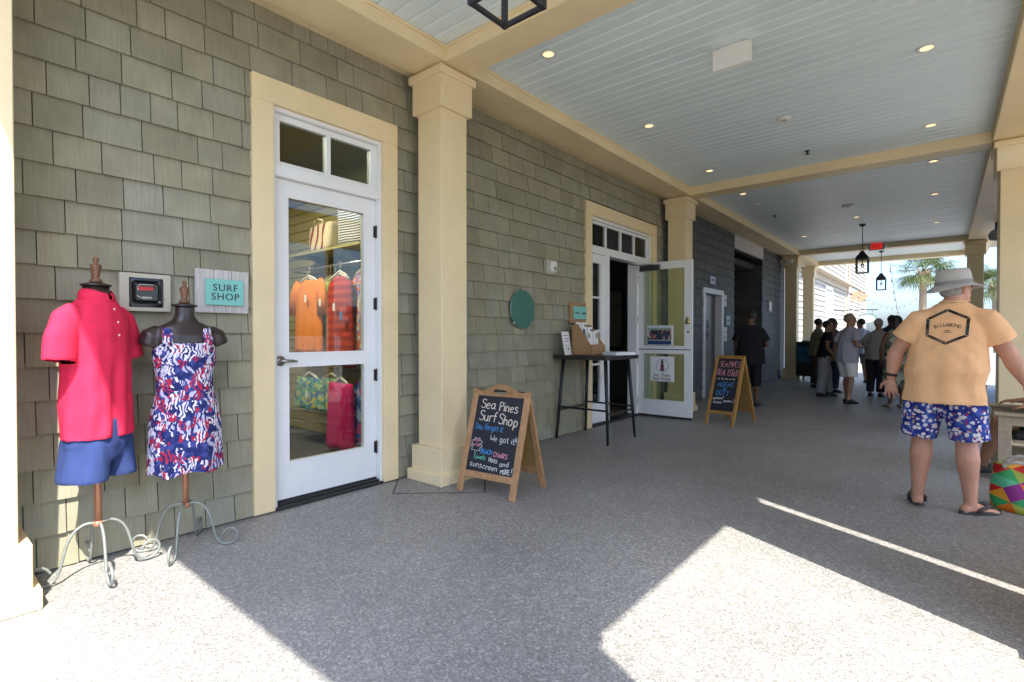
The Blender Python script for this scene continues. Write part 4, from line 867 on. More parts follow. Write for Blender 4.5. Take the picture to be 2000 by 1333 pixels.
bo = thing('booklet', 'thick white booklet lying on the bar table', 'book', (-3.13, 5.83, 1.053), R(-20))
MB().box(-.12, .12, -.16, .16, .003, .034).build('pages', M_PAPER, bo)
MB().box(-.123, .123, -.163, .163, 0, .003).box(-.123, .123, -.163, .163, .034, .037).box(-.125, -.1205, -.163, .163, 0.001, .036).build('cover', mat('pale_blue_cover', (0.55, 0.62, 0.72), .4), bo)

# ---------------------------------------------------------------- dress forms
def remesh(mb, voxel, iters=4, fac=.5, disp=None, cut=None):
    """fuse overlapping closed shapes to one continuous surface"""
    me = mb.mesh('tmp', None); o = bpy.data.objects.new('tmp', me); COL.objects.link(o)
    md_ = o.modifiers.new('r', 'REMESH'); md_.mode = 'VOXEL'; md_.voxel_size = voxel
    if iters: sm = o.modifiers.new('s', 'SMOOTH'); sm.iterations = iters; sm.factor = fac
    dg = bpy.context.evaluated_depsgraph_get(); dg.update()
    out = bpy.data.meshes.new_from_object(o.evaluated_get(dg)); bpy.data.objects.remove(o); bpy.data.meshes.remove(me)
    if disp:
        nn = [v.normal.copy() for v in out.vertices]
        for v, nv in zip(out.vertices, nn): v.co += Vector((nv.x, nv.y, nv.z * .15)) * disp(v.co, nv)
    if cut:
        bm = bmesh.new(); bm.from_mesh(out)
        bmesh.ops.delete(bm, geom=[f for f in bm.faces if cut(f.calc_center_median(), f.normal)], context='FACES'); bm.to_mesh(out); bm.free()
    out.polygons.foreach_set('use_smooth', [True] * len(out.polygons)); out.materials.clear(); out.update()
    return out
def put(name, me, m, parent):
    for x in (m if isinstance(m, (list, tuple)) else [m]): me.materials.append(x)
    me.name = name
    return link(name, me, parent)
def ell(rx, ry, z, cx_=0, cy_=0, n=28, p=2.4):
    """superellipse ring"""
    out = []
    for k in range(n):
        a = 2 * math.pi * k / n; c, s = math.cos(a), math.sin(a)
        out.append((cx_ + rx * math.copysign(abs(c) ** (2 / p), c), cy_ + ry * math.copysign(abs(s) ** (2 / p), s), z))
    return out
M_FORM = mat('dark_mannequin', (0.028, 0.018, 0.016), .35, var=.2, vscale=5)
M_FINIAL = mat('walnut', (0.16, 0.07, 0.035), .4, var=.3, vscale=10, stretch=(8, 8, 1))
M_IRON = mat('grey_green_iron', (0.21, 0.23, 0.205), .5, metal=.2, var=.12, vscale=20)
M_COPPER = mat('copper_tube', (0.42, 0.19, 0.11), .4, metal=.4)
def form_stand(t, ztop, rot0, zapex=.275):
    MB().tube([(0, 0, zapex - .01), (0, 0, ztop)], .0165, 14).build('pole', M_COPPER, t, smooth=True)
    prof = [(.0, .0), (.03, .012), (.06, .012), (.10, -.012), (.128, -.06), (.145, -.125), (.158, -.19), (.175, -.236), (.205, -.262), (.245, -.262), (.278, -.238), (.288, -.20), (.27, -.168), (.236, -.160), (.21, -.178), (.196, -.205)]
    for k in range(4):
        a = rot0 + k * math.pi / 2
        pts = chaikin([(r, zapex + z) for r, z in prof], 1)
        MB().tube([(r * math.cos(a), r * math.sin(a), max(z, .0074)) for r, z in pts], .0074, 8).build('scroll_leg', M_IRON, t, smooth=True)
    MB().lathe([(.02, zapex - .012), (.026, zapex - .004), (.022, zapex + .008), (.018, zapex + .018)], n=16).build('collar_ring', M_COPPER, t, smooth=True)
def finial(t, z):
    MB().lathe([(.066, z - .004), (.07, z + .004), (.045, z + .012), (.032, z + .016)], n=24).build('neck_cap', M_FORM, t, smooth=True)
    MB().lathe([(.026, z + .016), (.030, z + .024), (.026, z + .034), (.016, z + .038), (.0165, z + .05), (.0265, z + .105), (.027, z + .11), (.012, z + .116), (.009, z + .124), (.013, z + .134), (.014, z + .142), (.009, z + .15), (.002, z + .153)], n=20).build('finial', M_FINIAL, t, smooth=True)
# --- man's form with polo shirt and shorts
fa = thing('dress_form', 'headless dress form in a red polo shirt and blue shorts', 'mannequin', (-3.52, .70, 0), R(-55), 'dress forms on scrolled iron stands')
form_stand(fa, .75, R(55))
tor = MB().loft([ell(.10, .08, .62), ell(.11, .09, .75), ell(.11, .09, 1.0), ell(.11, .09, 1.25), ell(.10, .07, 1.38), ell(.07, .06, 1.44), ell(.058, .058, 1.48), ell(.055, .056, 1.565)])
tor.build('torso', M_FORM, fa, smooth=True); finial(fa, 1.568)
def folds(seed, amp, vert=True):
    def f(p, nv):
        a = noise.noise(Vector((p.x * 9 + seed, p.y * 9, p.z * (1.6 if vert else 6)))) + .5 * noise.noise(Vector((p.x * 20, p.y * 20 + seed, p.z * 5)))
        return amp * a
    return f
po = MB().loft([ell(.190, .150, .755, 0, .0), ell(.190, .150, .90), ell(.182, .145, 1.05), ell(.182, .145, 1.22), ell(.185, .135, 1.36), ell(.165, .115, 1.425), ell(.11, .09, 1.475), ell(.085, .085, 1.495)])
for s in (-1, 1): po.tube([(s * .13, 0, 1.41), (s * .185, 0, 1.37), (s * .222, .0, 1.28), (s * .240, .005, 1.165)], [(.055, .07), (.062, .090), (.060, .098), (.058, .102)], 20)
def polo_drape(p, nv):
    u = max(0.0, min(1.0, (1.32 - p.z) / .45)); a = math.atan2(p.y, p.x); k = 1.0 if abs(p.x) < .2 else .3
    return k * u * (.009 * math.sin(6 * a + 2.2 * p.z + .8) + .006 * math.sin(11 * a - 5 * p.z)) + .011 * noise.noise(Vector((p.x * 7 + 3, p.y * 7, p.z * 3.5))) + .005 * noise.noise(Vector((p.x * 18, p.y * 18, p.z * 9 + 4)))
me = remesh(po, .009, 4, .5, polo_drape, lambda c, nv: (nv.z < -.75 and c.z < .80) or (nv.z < -.72 and abs(c.x) > .17 and 1.1 < c.z < 1.22))
M_POLO = cloth('crimson_polo', (0.66, 0.026, 0.075)); put('polo_shirt', me, M_POLO, fa)
cr = []
for (r, z, dz) in ((.082, 1.475, 0), (.094, 1.505, .0), (.086, 1.535, .0), (.075, 1.548, 0), (.070, 1.54, 0)):
    cr.append([(r * math.cos(a), r * .98 * math.sin(a) + .005, z - (.022 * max(0, math.sin(a)) ** 2)) for a in [math.pi / 2 + .12 + (2 * math.pi - .24) * k / 30 for k in range(31)]])
mb = MB(); n_ = 31; vv = [p for r in cr for p in r]; mb.add(vv, [(i * n_ + k, i * n_ + k + 1, (i + 1) * n_ + k + 1, (i + 1) * n_ + k) for i in range(4) for k in range(n_ - 1)])
mb.build('collar', M_POLO, fa, smooth=True)
bvh = BVHTree.FromPolygons([v.co for v in me.vertices], [p.vertices for p in me.polygons])
def on_front(bv, x, z, off=.002, sgn=1):
    h = bv.ray_cast(Vector((x, sgn * 1.0, z)), Vector((0, -sgn, 0)))
    return (h[0] + Vector((0, sgn * off, 0))) if h[0] else Vector((x, sgn * .13, z))
mb = MB(); rows = [[on_front(bvh, x, z, .003) for x in (-.014, 0, .014)] for z in [1.26 + .02 * k for k in range(11)]]
mb.add([p for r in rows for p in r], [(i * 3 + k, i * 3 + k + 1, i * 3 + k + 4, i * 3 + k + 3) for i in range(10) for k in range(2)]); mb.build('placket', M_POLO, fa, smooth=True)
for z in (1.30, 1.37, 1.44): p = on_front(bvh, 0, z, .003); MB().tube([p, p + Vector((0, .003, 0))], .0055, 10).build('button', M_PAPER, fa)
so = MB().loft([ell(.15, .125, .635), ell(.178, .142, .72), ell(.17, .135, .86)])
for s in (-1, 1): so.loft([ell(.092, .138, .53, s * .106, 0), ell(.090, .134, .62, s * .094, 0), ell(.09, .13, .74, s * .078, 0)])
me = remesh(so, .010, 3, .5, folds(8.2, .013), lambda c, nv: nv.z < -.75 and c.z < .555)
put('shorts', me, cloth('denim_blue_cloth', (0.030, 0.050, 0.15)), fa)
for o in fa.children:
    if o.name.split('.')[0] in ('polo_shirt', 'collar', 'placket', 'button', 'shorts'): o.scale = (.88, .92, 1)
# --- woman's form with printed dress
fb = thing('dress_form', 'smaller headless dress form in a navy floral sleeveless dress', 'mannequin', (-3.54, 1.13, 0), R(-97), 'dress forms on scrolled iron stands')
form_stand(fb, .70, R(62), .265)
tor = MB().loft([ell(.13, .10, .62), ell(.165, .12, .80), ell(.12, .09, 1.02), ell(.15, .115, 1.18), ell(.165, .10, 1.30), ell(.135, .078, 1.352), ell(.07, .062, 1.385), ell(.052, .054, 1.42), ell(.05, .052, 1.475)])
for s in (-1, 1): tor.tube([(s * .12, 0, 1.32), (s * .165, 0, 1.29), (s * .186, .0, 1.235)], [(.045, .05), (.06, .062), (.052, .058)], 18)
put('torso', remesh(tor, .008, 6, .6), M_FORM, fb); finial(fb, 1.477)
def dress_mat():
    m, n, L, b = node_mat('navy_floral_print'); tc = n.new('ShaderNodeTexCoord'); P = tc.outputs['Object']
    def warp(scale, amt):
        z = n.new('ShaderNodeTexNoise'); z.inputs['Scale'].default_value = scale; z.inputs['Detail'].default_value = 3; L.new(P, z.inputs['Vector'])
        a = n.new('ShaderNodeVectorMath'); a.operation = 'MULTIPLY_ADD'; a.inputs[1].default_value = (amt,) * 3; L.new(z.outputs['Color'], a.inputs[0]); L.new(P, a.inputs[2]); return a.outputs[0]
    base = ramp(n, [(0, (0.012, 0.016, 0.075)), (.48, (0.02, 0.028, 0.13)), (.62, (0.06, 0.075, 0.27))])
    nb = n.new('ShaderNodeTexNoise'); nb.inputs['Scale'].default_value = 22; L.new(P, nb.inputs['Vector']); L.new(nb.outputs[0], base.inputs[0])
    cur = base.outputs[0]
    def petals(scale, nscale, amt, thr, col, width):
        """stroked blossoms: contour lines of a warped cell distance"""
        nonlocal cur
        v = n.new('ShaderNodeTexVoronoi'); v.inputs['Scale'].default_value = scale; L.new(warp(nscale, amt), v.inputs['Vector'])
        w = n.new('ShaderNodeTexWave'); w.wave_type = 'RINGS'; w.inputs['Scale'].default_value = scale * .35; w.inputs['Distortion'].default_value = 9; w.inputs['Detail'].default_value = 3; L.new(v.outputs['Position'], w.inputs['Vector'])
        w2 = n.new('ShaderNodeTexWave'); w2.inputs['Scale'].default_value = scale * .55; w2.inputs['Distortion'].default_value = 14; w2.inputs['Detail'].default_value = 2; L.new(P, w2.inputs['Vector'])
        s = n.new('ShaderNodeSeparateColor'); L.new(v.outputs['Color'], s.inputs[0])
        on = n.new('ShaderNodeMath'); on.operation = 'GREATER_THAN'; on.inputs[1].default_value = thr; L.new(s.outputs[0], on.inputs[0])
        ln = n.new('ShaderNodeMath'); ln.operation = 'GREATER_THAN'; ln.inputs[1].default_value = width; L.new(w2.outputs['Fac'], ln.inputs[0])
        mu = n.new('ShaderNodeMath'); mu.operation = 'MULTIPLY'; L.new(on.outputs[0], mu.inputs[0]); L.new(ln.outputs[0], mu.inputs[1])
        mx = n.new('ShaderNodeMix'); mx.data_type = 'RGBA'; L.new(mu.outputs[0], mx.inputs[0]); L.new(cur, mx.inputs[6]); mx.inputs[7].default_value = (*col, 1); cur = mx.outputs[2]
    petals(17, 19, .07, .46, (0.50, 0.48, 0.64), .44)
    petals(22, 24, .06, .62, (0.42, 0.025, 0.06), .40)
    petals(28, 30, .05, .60, (0.72, 0.68, 0.74), .52)
    L.new(cur, b.inputs['Base Color']); b.inputs['Roughness'].default_value = .85; b.inputs['Specular IOR Level'].default_value = .2
    return m
M_DRESS = dress_mat()
mb = MB(); rings = []
prof = [(.48, .188, .150), (.56, .186, .148), (.66, .186, .146), (.76, .185, .143), (.86, .172, .132), (.96, .150, .118), (1.04, .146, .114), (1.12, .158, .124), (1.19, .166, .132), (1.235, .164, .124), (1.262, .158, .116)]
NR = 72
for z, rx, ry in prof:
    ring = []
    for k in range(NR):
        a = 2 * math.pi * k / NR; u = max(0, (.95 - z) / .47)
        f = 1 + u * (.055 * math.sin(7 * a + .6) + .03 * math.sin(13 * a + 2)); c, s = math.cos(a), math.sin(a)
        dz = (-.012 * abs(s) if z > 1.25 else 0) + (.012 * math.sin(5 * a) if z < .5 else 0)
        dip = (.035 * max(0, abs(c) - .75) / .25) if z > 1.2 else 0
        ring.append((rx * f * math.copysign(abs(c) ** .85, c), ry * f * math.copysign(abs(s) ** .85, s), z + dz - dip))
    rings.append(ring)
mb.loft(rings, False)
dr = mb.build('dress', M_DRESS, fb, smooth=True)
for s in (-1, 1):
    L_, R_ = [], []
    path = [(.105, .108, 1.235), (.102, .098, 1.285), (.100, .066, 1.335), (.098, .02, 1.357), (.098, -.03, 1.352), (.10, -.075, 1.315), (.104, -.10, 1.24)]
    for (x, y, z) in path: L_.append((s * (x - .024), y, z + .004)); R_.append((s * (x + .026), y * .98, z - .006))
    st = MB(); st.add(L_ + R_, [(i, i + 1, len(path) + i + 1, len(path) + i) for i in range(len(path) - 1)])
    o = st.build('strap', M_DRESS, fb, smooth=True); sm = o.modifiers.new('t', 'SOLIDIFY'); sm.thickness = .006; sm.offset = 1
# ---------------------------------------------------------------- people
def V(*a): return Vector(a)
def skin_mat(name, c): return mat(name, c, .5, var=.20, vscale=6, spec=.35, bump=.12, bscale=90)
def hand(mb, W, d, nrm, s, curl=.35, k=1.0, spread=.10):
    d = d.normalized(); nrm = (nrm - d * nrm.dot(d)).normalized(); side = d.cross(nrm) * s
    def ring(c, a, b_): return [c + side * a * k * math.cos(t) + nrm * b_ * k * math.sin(t) for t in [2 * math.pi * j / 12 for j in range(12)]]
    mb.loft([ring(W - d * .02 * k, .026, .021), ring(W + d * .015 * k, .030, .020), ring(W + d * .05 * k, .041, .017), ring(W + d * .085 * k, .043, .015), ring(W + d * .098 * k, .036, .012)])
    for i, Ln in enumerate((.070, .080, .075, .058)):
        off = (.0315 - .021 * i); dd = (d + side * spread * (1.5 - i) * .8).normalized(); p = W + d * .088 * k + side * off * k; pts = [p]; q = dd.copy()
        for j, f in enumerate((.45, .32, .26)):
            a = curl * (1 + .3 * j); q = (q * math.cos(a) + nrm * math.sin(a)).normalized(); p = p + q * Ln * f * k; pts.append(p)
        mb.tube(pts, [.0098 * k, .0092 * k, .0084 * k, .0066 * k], 8)
    p = W + d * .022 * k + side * .030 * k
    mb.tube([p, p + (d * .55 + side * .75 + nrm * .25).normalized() * .042 * k, p + (d * .55 + side * .75 + nrm * .25).normalized() * .042 * k + (d * .9 + side * .3 + nrm * .3).normalized() * .045 * k], [.014 * k, .0112 * k, .0078 * k], 8)
def foot(mb, A, ang, k=1.0, grow=0.0):
    f = V(-math.sin(ang), math.cos(ang), 0); r = V(math.cos(ang), math.sin(ang), 0)
    def ring(t, w, h, z): c = V(A.x, A.y, 0) + f * t * k; return [c + r * (w + grow) * k * math.cos(a) + V(0, 0, z * k + (h + grow) * k * math.sin(a)) for a in [2 * math.pi * j / 12 for j in range(12)]]
    mb.loft([ring(-.066, .018, .020, .026), ring(-.052, .034, .030, .032), ring(0, .038, .042, .044), ring(.06, .041, .034, .038), ring(.12, .048, .022, .026), ring(.165, .044, .016, .019), ring(.19, .024, .010, .014)])
def person(label, loc, rz, H, p, skin, hair=None, top=None, bottom=None, shoes=None, voxel=.012, extra=None, group=None):
    """p: pose in metres for a 1.75 m figure, x right, y forward, z up"""
    t = thing('person', label, 'person', (*loc, 0), rz, group); s = H / 1.75
    t.scale = (s, s, s)
    w = p.get('w', 1.0); fat = p.get('fat', 0.0); hipw = p.get('hip', 0.0); fwd = p.get('lean', (0, 0)); lx, ly = fwd
    seat = p.get('seat', 0.0)
    hz = .92 - seat
    def tc(z):   # torso centre with lean
        u = max(0, (z - hz) / .58); return lx * u, ly * u
    def R_(rx, ry, z, dy=0): cx_, cy_ = tc(z); return ell(rx, ry, z, cx_, cy_ + dy, 24, 2.2)
    def torso(g, z0=None, z1=None, loose=0.0):
        rows = [(-.10, .130 + hipw * .7, .105), (.0, .158 + hipw, .118 + fat * .3), (.09, .150 * w + hipw * .6 + fat * .4, .112 + fat * .8), (.18, .142 * w + fat * .5, .105 + fat), (.28, .152 * w + fat * .35, .110 + fat * .6), (.37, .164 * w + fat * .1, .112 + fat * .2), (.445, .162 * w, .102), (.495, .146 * w, .088), (.54, .112 * w, .074), (.575, .078, .064), (.605, .058, .057)]
        out = []
        for dz, rx, ry in rows:
            z = hz + dz
            if z0 is not None and z < z0 - 1e-6: continue
            if z1 is not None and z > z1 + 1e-6: continue
            lo = loose * max(0, min(1, (.50 - dz) / .3))
            out.append((rx + g + lo, ry + g + lo, z, .012 * (1 if dz > .1 else 0) + fat * .25))
        return out
    b = MB()
    b.loft([R_(rx, ry, z, dy) for rx, ry, z, dy in torso(0)])
    nk = tc(hz + .60); hd = V(nk[0] + p.get('headx', 0), nk[1] + .02 + p.get('heady', 0), hz + .715 + p.get('headz', 0))
    b.tube([V(*tc(hz + .54), hz + .54), V(nk[0], nk[1], hz + .60), V(hd.x, hd.y - .012, hz + .66)], [(.062, .062), (.055, .056), (.055, .057)], 14)
    rot = Matrix.Rotation(p.get('turn', 0), 3, 'Z') @ Matrix.Rotation(-p.get('nod', 0), 3, 'X')
    def HD(x, y, z): return hd + rot @ V(x, y, z)
    b.ellipsoid(HD(0, -.004, .018), .076, .096, .100, 20, 12, rot)
    b.ellipsoid(HD(0, .022, -.048), .058, .066, .066, 16, 10, rot)
    b.tube([HD(0, .086, .02), HD(0, .106, -.022), HD(0, .088, -.034)], [.010, .015, .010], 8)
    b.tube([HD(-.024, .083, -.062), HD(0, .090, -.060), HD(.024, .083, -.062)], [.006, .008, .006], 6)
    b.ellipsoid(HD(0, .072, -.095), .026, .020, .016, 10, 6, rot); b.ellipsoid(HD(0, .082, .030), .050, .014, .010, 10, 6, rot)
    for sx in (-1, 1): b.ellipsoid(HD(sx * .077, -.006, -.012), .012, .020, .032, 10, 8, rot)
    arms = []
    for i, sx in enumerate((-1, 1)):
        sh_c = tc(hz + .50); S = V(sh_c[0] + sx * .160 * w, sh_c[1], hz + .462)
        E_, W_2 = V(*p['elbow'][i]), V(*p['wrist'][i])
        dirh = V(*p['hand'][i]) if p.get('hand') else (W_2 - E_)
        pn = V(*p['palm'][i]) if p.get('palm') else V(-sx, .2, 0)
        g = p.get('armfat', 0)
        b.tube([V(sh_c[0] + sx * .09, sh_c[1], hz + .495), S, S.lerp(E_, .35), S.lerp(E_, .8), E_, E_.lerp(W_2, .28), E_.lerp(W_2, .7), W_2], [.045, .056 + g, .050 + g, .042 + g, .039 + g, .042 + g, .033 + g * .6, .026 + g * .3], 14)
        hand(b, W_2, dirh, pn, p.get('thumb', (1, -1))[i], p.get('curl', .30), 1.0, p.get('spread', .10)); arms.append((S, E_, W_2))
    legs = []
    for i, sx in enumerate((-1, 1)):
        fx, fy, fa_ = p['feet'][i]; A = V(fx, fy, .085); Hp = V(sx * .088, 0, hz - .02)
        K = V(*p['knee'][i]) if p.get('knee') else Hp.lerp(A, .5) + V(0, .02, .02)
        g = p.get('legfat', 0)
        b.tube([Hp + V(0, 0, .05), Hp.lerp(K, .18), Hp.lerp(K, .6), K, K.lerp(A, .28) + V(0, -.014, 0), K.lerp(A, .62), K.lerp(A, .9), A - V(0, 0, .03)], [.080 + g, .086 + g, .070 + g, .055 + g * .8, .060 + g, .046 + g * .7, .036 + g * .4, .036 + g * .3], 16)
        foot(b, A, fa_); legs.append((Hp, K, A, fa_))
    me = remesh(b, voxel, 4 if voxel > .009 else 5, .5)
    body = put('body', me, skin, t)
    if voxel < .03:   # eyes
        for sx in (-1, 1): MB().ellipsoid(HD(sx * .030, .086, .006), .012, .007, .008, 10, 6, rot).build('eye', mat('eye_dark', (0.05, 0.03, 0.02), .2), t, smooth=True)
    sd_ = p.get('seed', 1.0)
    def fold(c, nv):   # soft drape: creases running down and in from the armpits, bunching above the hem
        u = max(0.0, min(1.0, (hz + .40 - c.z) / .4)); a = math.atan2(c.y, c.x)
        diag = math.sin((abs(c.x) * 1.2 + c.z * .9) * 46 + 2 * noise.noise(Vector((c.x * 5, c.y * 5, c.z * 5 + sd_))))
        return .010 * noise.noise(Vector((c.x * 7 + sd_, c.y * 7, c.z * 4))) + .006 * u * math.sin(7 * a + 3 * c.z + sd_) + .0045 * diag * max(0, noise.noise(Vector((c.x * 4 + sd_, c.y * 4, c.z * 4 - 2))) + .15)
    if top:
        m_, hem, sl, loose = top; c_ = MB(); rows = torso(.014, None, hz + .575, loose)
        rows = [r for r in rows if r[2] > max(hem + .03, hz - .04)]
        rows = [(max(r[0] for r in rows[:3]) * .99, max(r[1] for r in rows[:3]) * .97, hem, rows[0][3])] + rows
        rows[-1] = (rows[-1][0] * .98, rows[-1][1] + .006, rows[-1][2], rows[-1][3])
        c_.loft([R_(rx, ry, z, dy) for rx, ry, z, dy in rows])
        ends = []
        for i, (S, E_, W_2) in enumerate(arms):
            sx = (-1, 1)[i]
            if sl > 0:
                e = S.lerp(E_, min(sl, 1.0)) if sl <= 1 else E_.lerp(W_2, sl - 1); g = loose * .7 + p.get('armfat', 0)
                pts = [V(tc(hz + .5)[0] + sx * .085, tc(hz + .5)[1], hz + .505), S] + ([S.lerp(E_, sl * .5)] if sl <= 1 else [S.lerp(E_, .5), E_]) + [e]
                rr2 = [.046, .063 + g * .45] + ([.064 + g * .75] if sl <= 1 else [.060 + g * .6, .054 + g * .6]) + [.066 + g * .95 if sl <= 1 else .05 + g * .6]
                c_.tube(pts, rr2, 18); ends.append((e, (pts[-1] - pts[-2]).normalized()))
        def cut(c, nv):
            if c.z < hem + .02 and nv.z < -.7: return True
            return any((c - e).length < .13 and nv.dot(d) > .78 for e, d in ends)
        me2 = remesh(c_, max(voxel, .010) if voxel > .009 else .009, 4, .5, fold, cut)
        put(p.get('topname', 'shirt'), me2, m_, t)
    if bottom:
        kind, m_, hem, loose = bottom; c_ = MB()
        if kind == 'skirt':
            c_.loft([ell(.17 + hipw + loose * 1.2, .14 + loose, hem, 0, .0), ell(.175 + hipw + loose * .6, .135 + loose * .5, (hem + hz) / 2, 0, 0), ell(.172 + hipw, .125, hz, 0, 0), ell(.150 + hipw * .5, .11, hz + .12, 0, 0)])
        else:
            c_.loft([ell(.150 + hipw, .110 + fat * .3, hz - .06, 0, .0), ell(.172 + hipw, .128 + fat * .5, hz, 0, .01), ell(.160 * w + hipw * .6 + fat * .3, .120 + fat * .7, hz + .10, 0, .01)])
            for Hp, K, A, fa_ in legs:
                if kind == 'shorts' and not seat: Hp = Hp + V(math.copysign(.012, Hp.x), 0, 0); K = K + V(math.copysign(.022, K.x), 0, 0)
                pts = [Hp + V(0, 0, .03)]; rr2 = [.092]; g = p.get('legfat', 0)
                if seat and hem < .45 or (not seat):
                    for f in (.25, .5, .75, 1.0):
                        q = Hp.lerp(K, f)
                        if q.z < hem: break
                        pts.append(q); rr2.append(.100 - .028 * f * (1 - loose * 5) + loose + g)
                    if hem < K.z:
                        for f in (.3, .6, .9):
                            q = K.lerp(A, f)
                            if q.z < hem: break
                            pts.append(q); rr2.append(.070 - .012 * f + loose + g * .7)
                    last = pts[-1]; q = (Hp.lerp(K, (Hp.z - hem) / max(.01, Hp.z - K.z)) if hem >= K.z else K.lerp(A, (K.z - hem) / (K.z - A.z)))
                    if (q - last).length > .02: pts.append(q); rr2.append(rr2[-1])
                    else: pts[-1] = q
                else: pts += [Hp.lerp(K, .4), Hp.lerp(K, .75)]; rr2 += [.095 + g, .09 + g]
                c_.tube(pts, rr2, 18)
        me2 = remesh(c_, max(voxel, .010) if voxel > .009 else .009, 4, .5, folds(p.get('seed', 1) + 5, .008), lambda c, nv: c.z < hem + .025 and nv.z < -.7)
        put({'skirt': 'skirt', 'shorts': 'shorts', 'pants': 'trousers'}[kind], me2, m_, t)
    if hair:
        m_, ln = hair; h_ = MB()
        h_.ellipsoid(HD(0, -.022, .036), .088, .098, .098, 20, 12, rot)
        if ln > 0: h_.loft([[HD(x, y - .055 - .035 * q, z) for x, y, z in ell(.080 - .015 * q, .048 - .008 * q, .03 - ln * q, 0, 0, 16)] for q in (0, .3, .6, 1)])
        def hd_(c, nv): return .008 * noise.noise(c * 30) + .006 * noise.noise(V(c.x * 80, c.y * 80, c.z * 20))
        put('hair', remesh(h_, .009, 3, .5, hd_), m_, t)
    if shoes:
        for i, (Hp, K, A, fa_) in enumerate(legs):
            f_ = MB(); foot(f_, A, fa_, 1.0, .008); f_.v = [(x, y, max(z, .001)) for x, y, z in f_.v]
            f_.build('shoe', shoes, t, smooth=True)
    return t, dict(head=HD, rot=rot, legs=legs, arms=arms, hz=hz, tc=tc, body=me)

SK_F = skin_mat('fair_ruddy_skin', (0.52, 0.27, 0.18)); SK_M = skin_mat('tanned_skin', (0.36, 0.185, 0.11)); SK_D = skin_mat('brown_skin', (0.13, 0.065, 0.04))
HAIR_G = mat('grey_blond_hair', (0.26, 0.22, 0.17), .55, var=.35, vscale=6, stretch=(30, 30, 3)); HAIR_D = mat('dark_hair', (0.018, 0.014, 0.012), .45, var=.4, vscale=6, stretch=(30, 30, 3)); HAIR_S = mat('silver_hair', (0.32, 0.31, 0.30), .55, var=.3, vscale=6, stretch=(30, 30, 3))
# --- man in the foreground
M_TEE = cloth('peach_tee', (0.88, 0.52, 0.27))
def floral_mat(name, ground, petal, accents, scale):
    """blossoms: rounded cells on a mottled ground, some petals, some coloured, with darker hearts"""
    m, n, L, b = node_mat(name); tc = n.new('ShaderNodeTexCoord'); P = tc.outputs['Object']
    z = n.new('ShaderNodeTexNoise'); z.inputs['Scale'].default_value = scale * 1.3; L.new(P, z.inputs['Vector'])
    a = n.new('ShaderNodeVectorMath'); a.operation = 'MULTIPLY_ADD'; a.inputs[1].default_value = (.5 / scale,) * 3; L.new(z.outputs['Color'], a.inputs[0]); L.new(P, a.inputs[2])
    g = n.new('ShaderNodeTexNoise'); g.inputs['Scale'].default_value = scale * .45; L.new(P, g.inputs['Vector'])
    cur = ramp(n, [(.35, ground[0]), (.5, ground[1]), (.62, ground[2])]); L.new(g.outputs[0], cur.inputs[0]); cur = cur.outputs[0]
    for sc2, thr, rad, col, heart in ((scale, .34, .46, petal, (0.45, 0.42, 0.52)), (scale * 1.35, .74, .36, accents[0], accents[0]), (scale * 1.7, .80, .34, accents[1], accents[1])):
        v = n.new('ShaderNodeTexVoronoi'); v.inputs['Scale'].default_value = sc2; L.new(a.outputs[0], v.inputs['Vector'])
        s_ = n.new('ShaderNodeSeparateColor'); L.new(v.outputs['Color'], s_.inputs[0])
        on = n.new('ShaderNodeMath'); on.operation = 'GREATER_THAN'; on.inputs[1].default_value = thr; L.new(s_.outputs[0], on.inputs[0])
        ins = n.new('ShaderNodeMath'); ins.operation = 'LESS_THAN'; ins.inputs[1].default_value = rad; L.new(v.outputs['Distance'], ins.inputs[0])
        mu = n.new('ShaderNodeMath'); mu.operation = 'MULTIPLY'; L.new(on.outputs[0], mu.inputs[0]); L.new(ins.outputs[0], mu.inputs[1])
        hr = ramp(n, [(0, heart), (.16, col)]); L.new(v.outputs['Distance'], hr.inputs[0])
        mx = n.new('ShaderNodeMix'); mx.data_type = 'RGBA'; L.new(mu.outputs[0], mx.inputs[0]); L.new(cur, mx.inputs[6]); L.new(hr.outputs[0], mx.inputs[7]); cur = mx.outputs[2]
    L.new(cur, b.inputs['Base Color']); b.inputs['Roughness'].default_value = .8; b.inputs['Specular IOR Level'].default_value = .2
    return m
M_BOARD = floral_mat('board_shorts_print', [(0.015, 0.025, 0.16), (0.03, 0.05, 0.30), (0.05, 0.12, 0.42)], (0.72, 0.68, 0.68), [(0.32, 0.02, 0.10), (0.50, 0.45, 0.10)], 33)
man, mi = person('man in a grey brimmed hat, peach T-shirt and blue floral shorts seen from behind', (.0, 5.02), R(-2), 1.80, dict(headz=-.035,
    w=1.10, fat=.050, hip=.025, lean=(.045, .0), turn=R(-48), nod=R(-6), feet=[(-.150, .03, R(8)), (.150, -.0, R(-50))], knee=[(-.125, .055, .49), (.125, .03, .49)],
    elbow=[(-.285, .02, 1.135), (.345, .06, 1.120)], wrist=[(-.315, .02, .93), (.430, .10, .93)], hand=[(.02, .0, -1), (.22, .25, -1)], palm=[(.15, 1, 0), (-.6, .6, -.3)], thumb=(-1, 1), curl=.22, spread=.26,
    armfat=.012, legfat=.010, seed=2.2, headx=.012), SK_F, None, (M_TEE, .775, .62, .030), ('shorts', M_BOARD, .52, .024), None, voxel=.0065)
HDm, rotm = mi['head'], mi['rot']
M_HAT = cloth('grey_hat_cloth', (0.47, 0.46, 0.43))
def hat_ring(r, z, dr=0.0, n=40, oval=1.16): return [HDm(r * math.cos(a), r * oval * math.sin(a) - .01, z + dr * (math.cos(2 * a)) ) for a in [2 * math.pi * k / n for k in range(n)]]
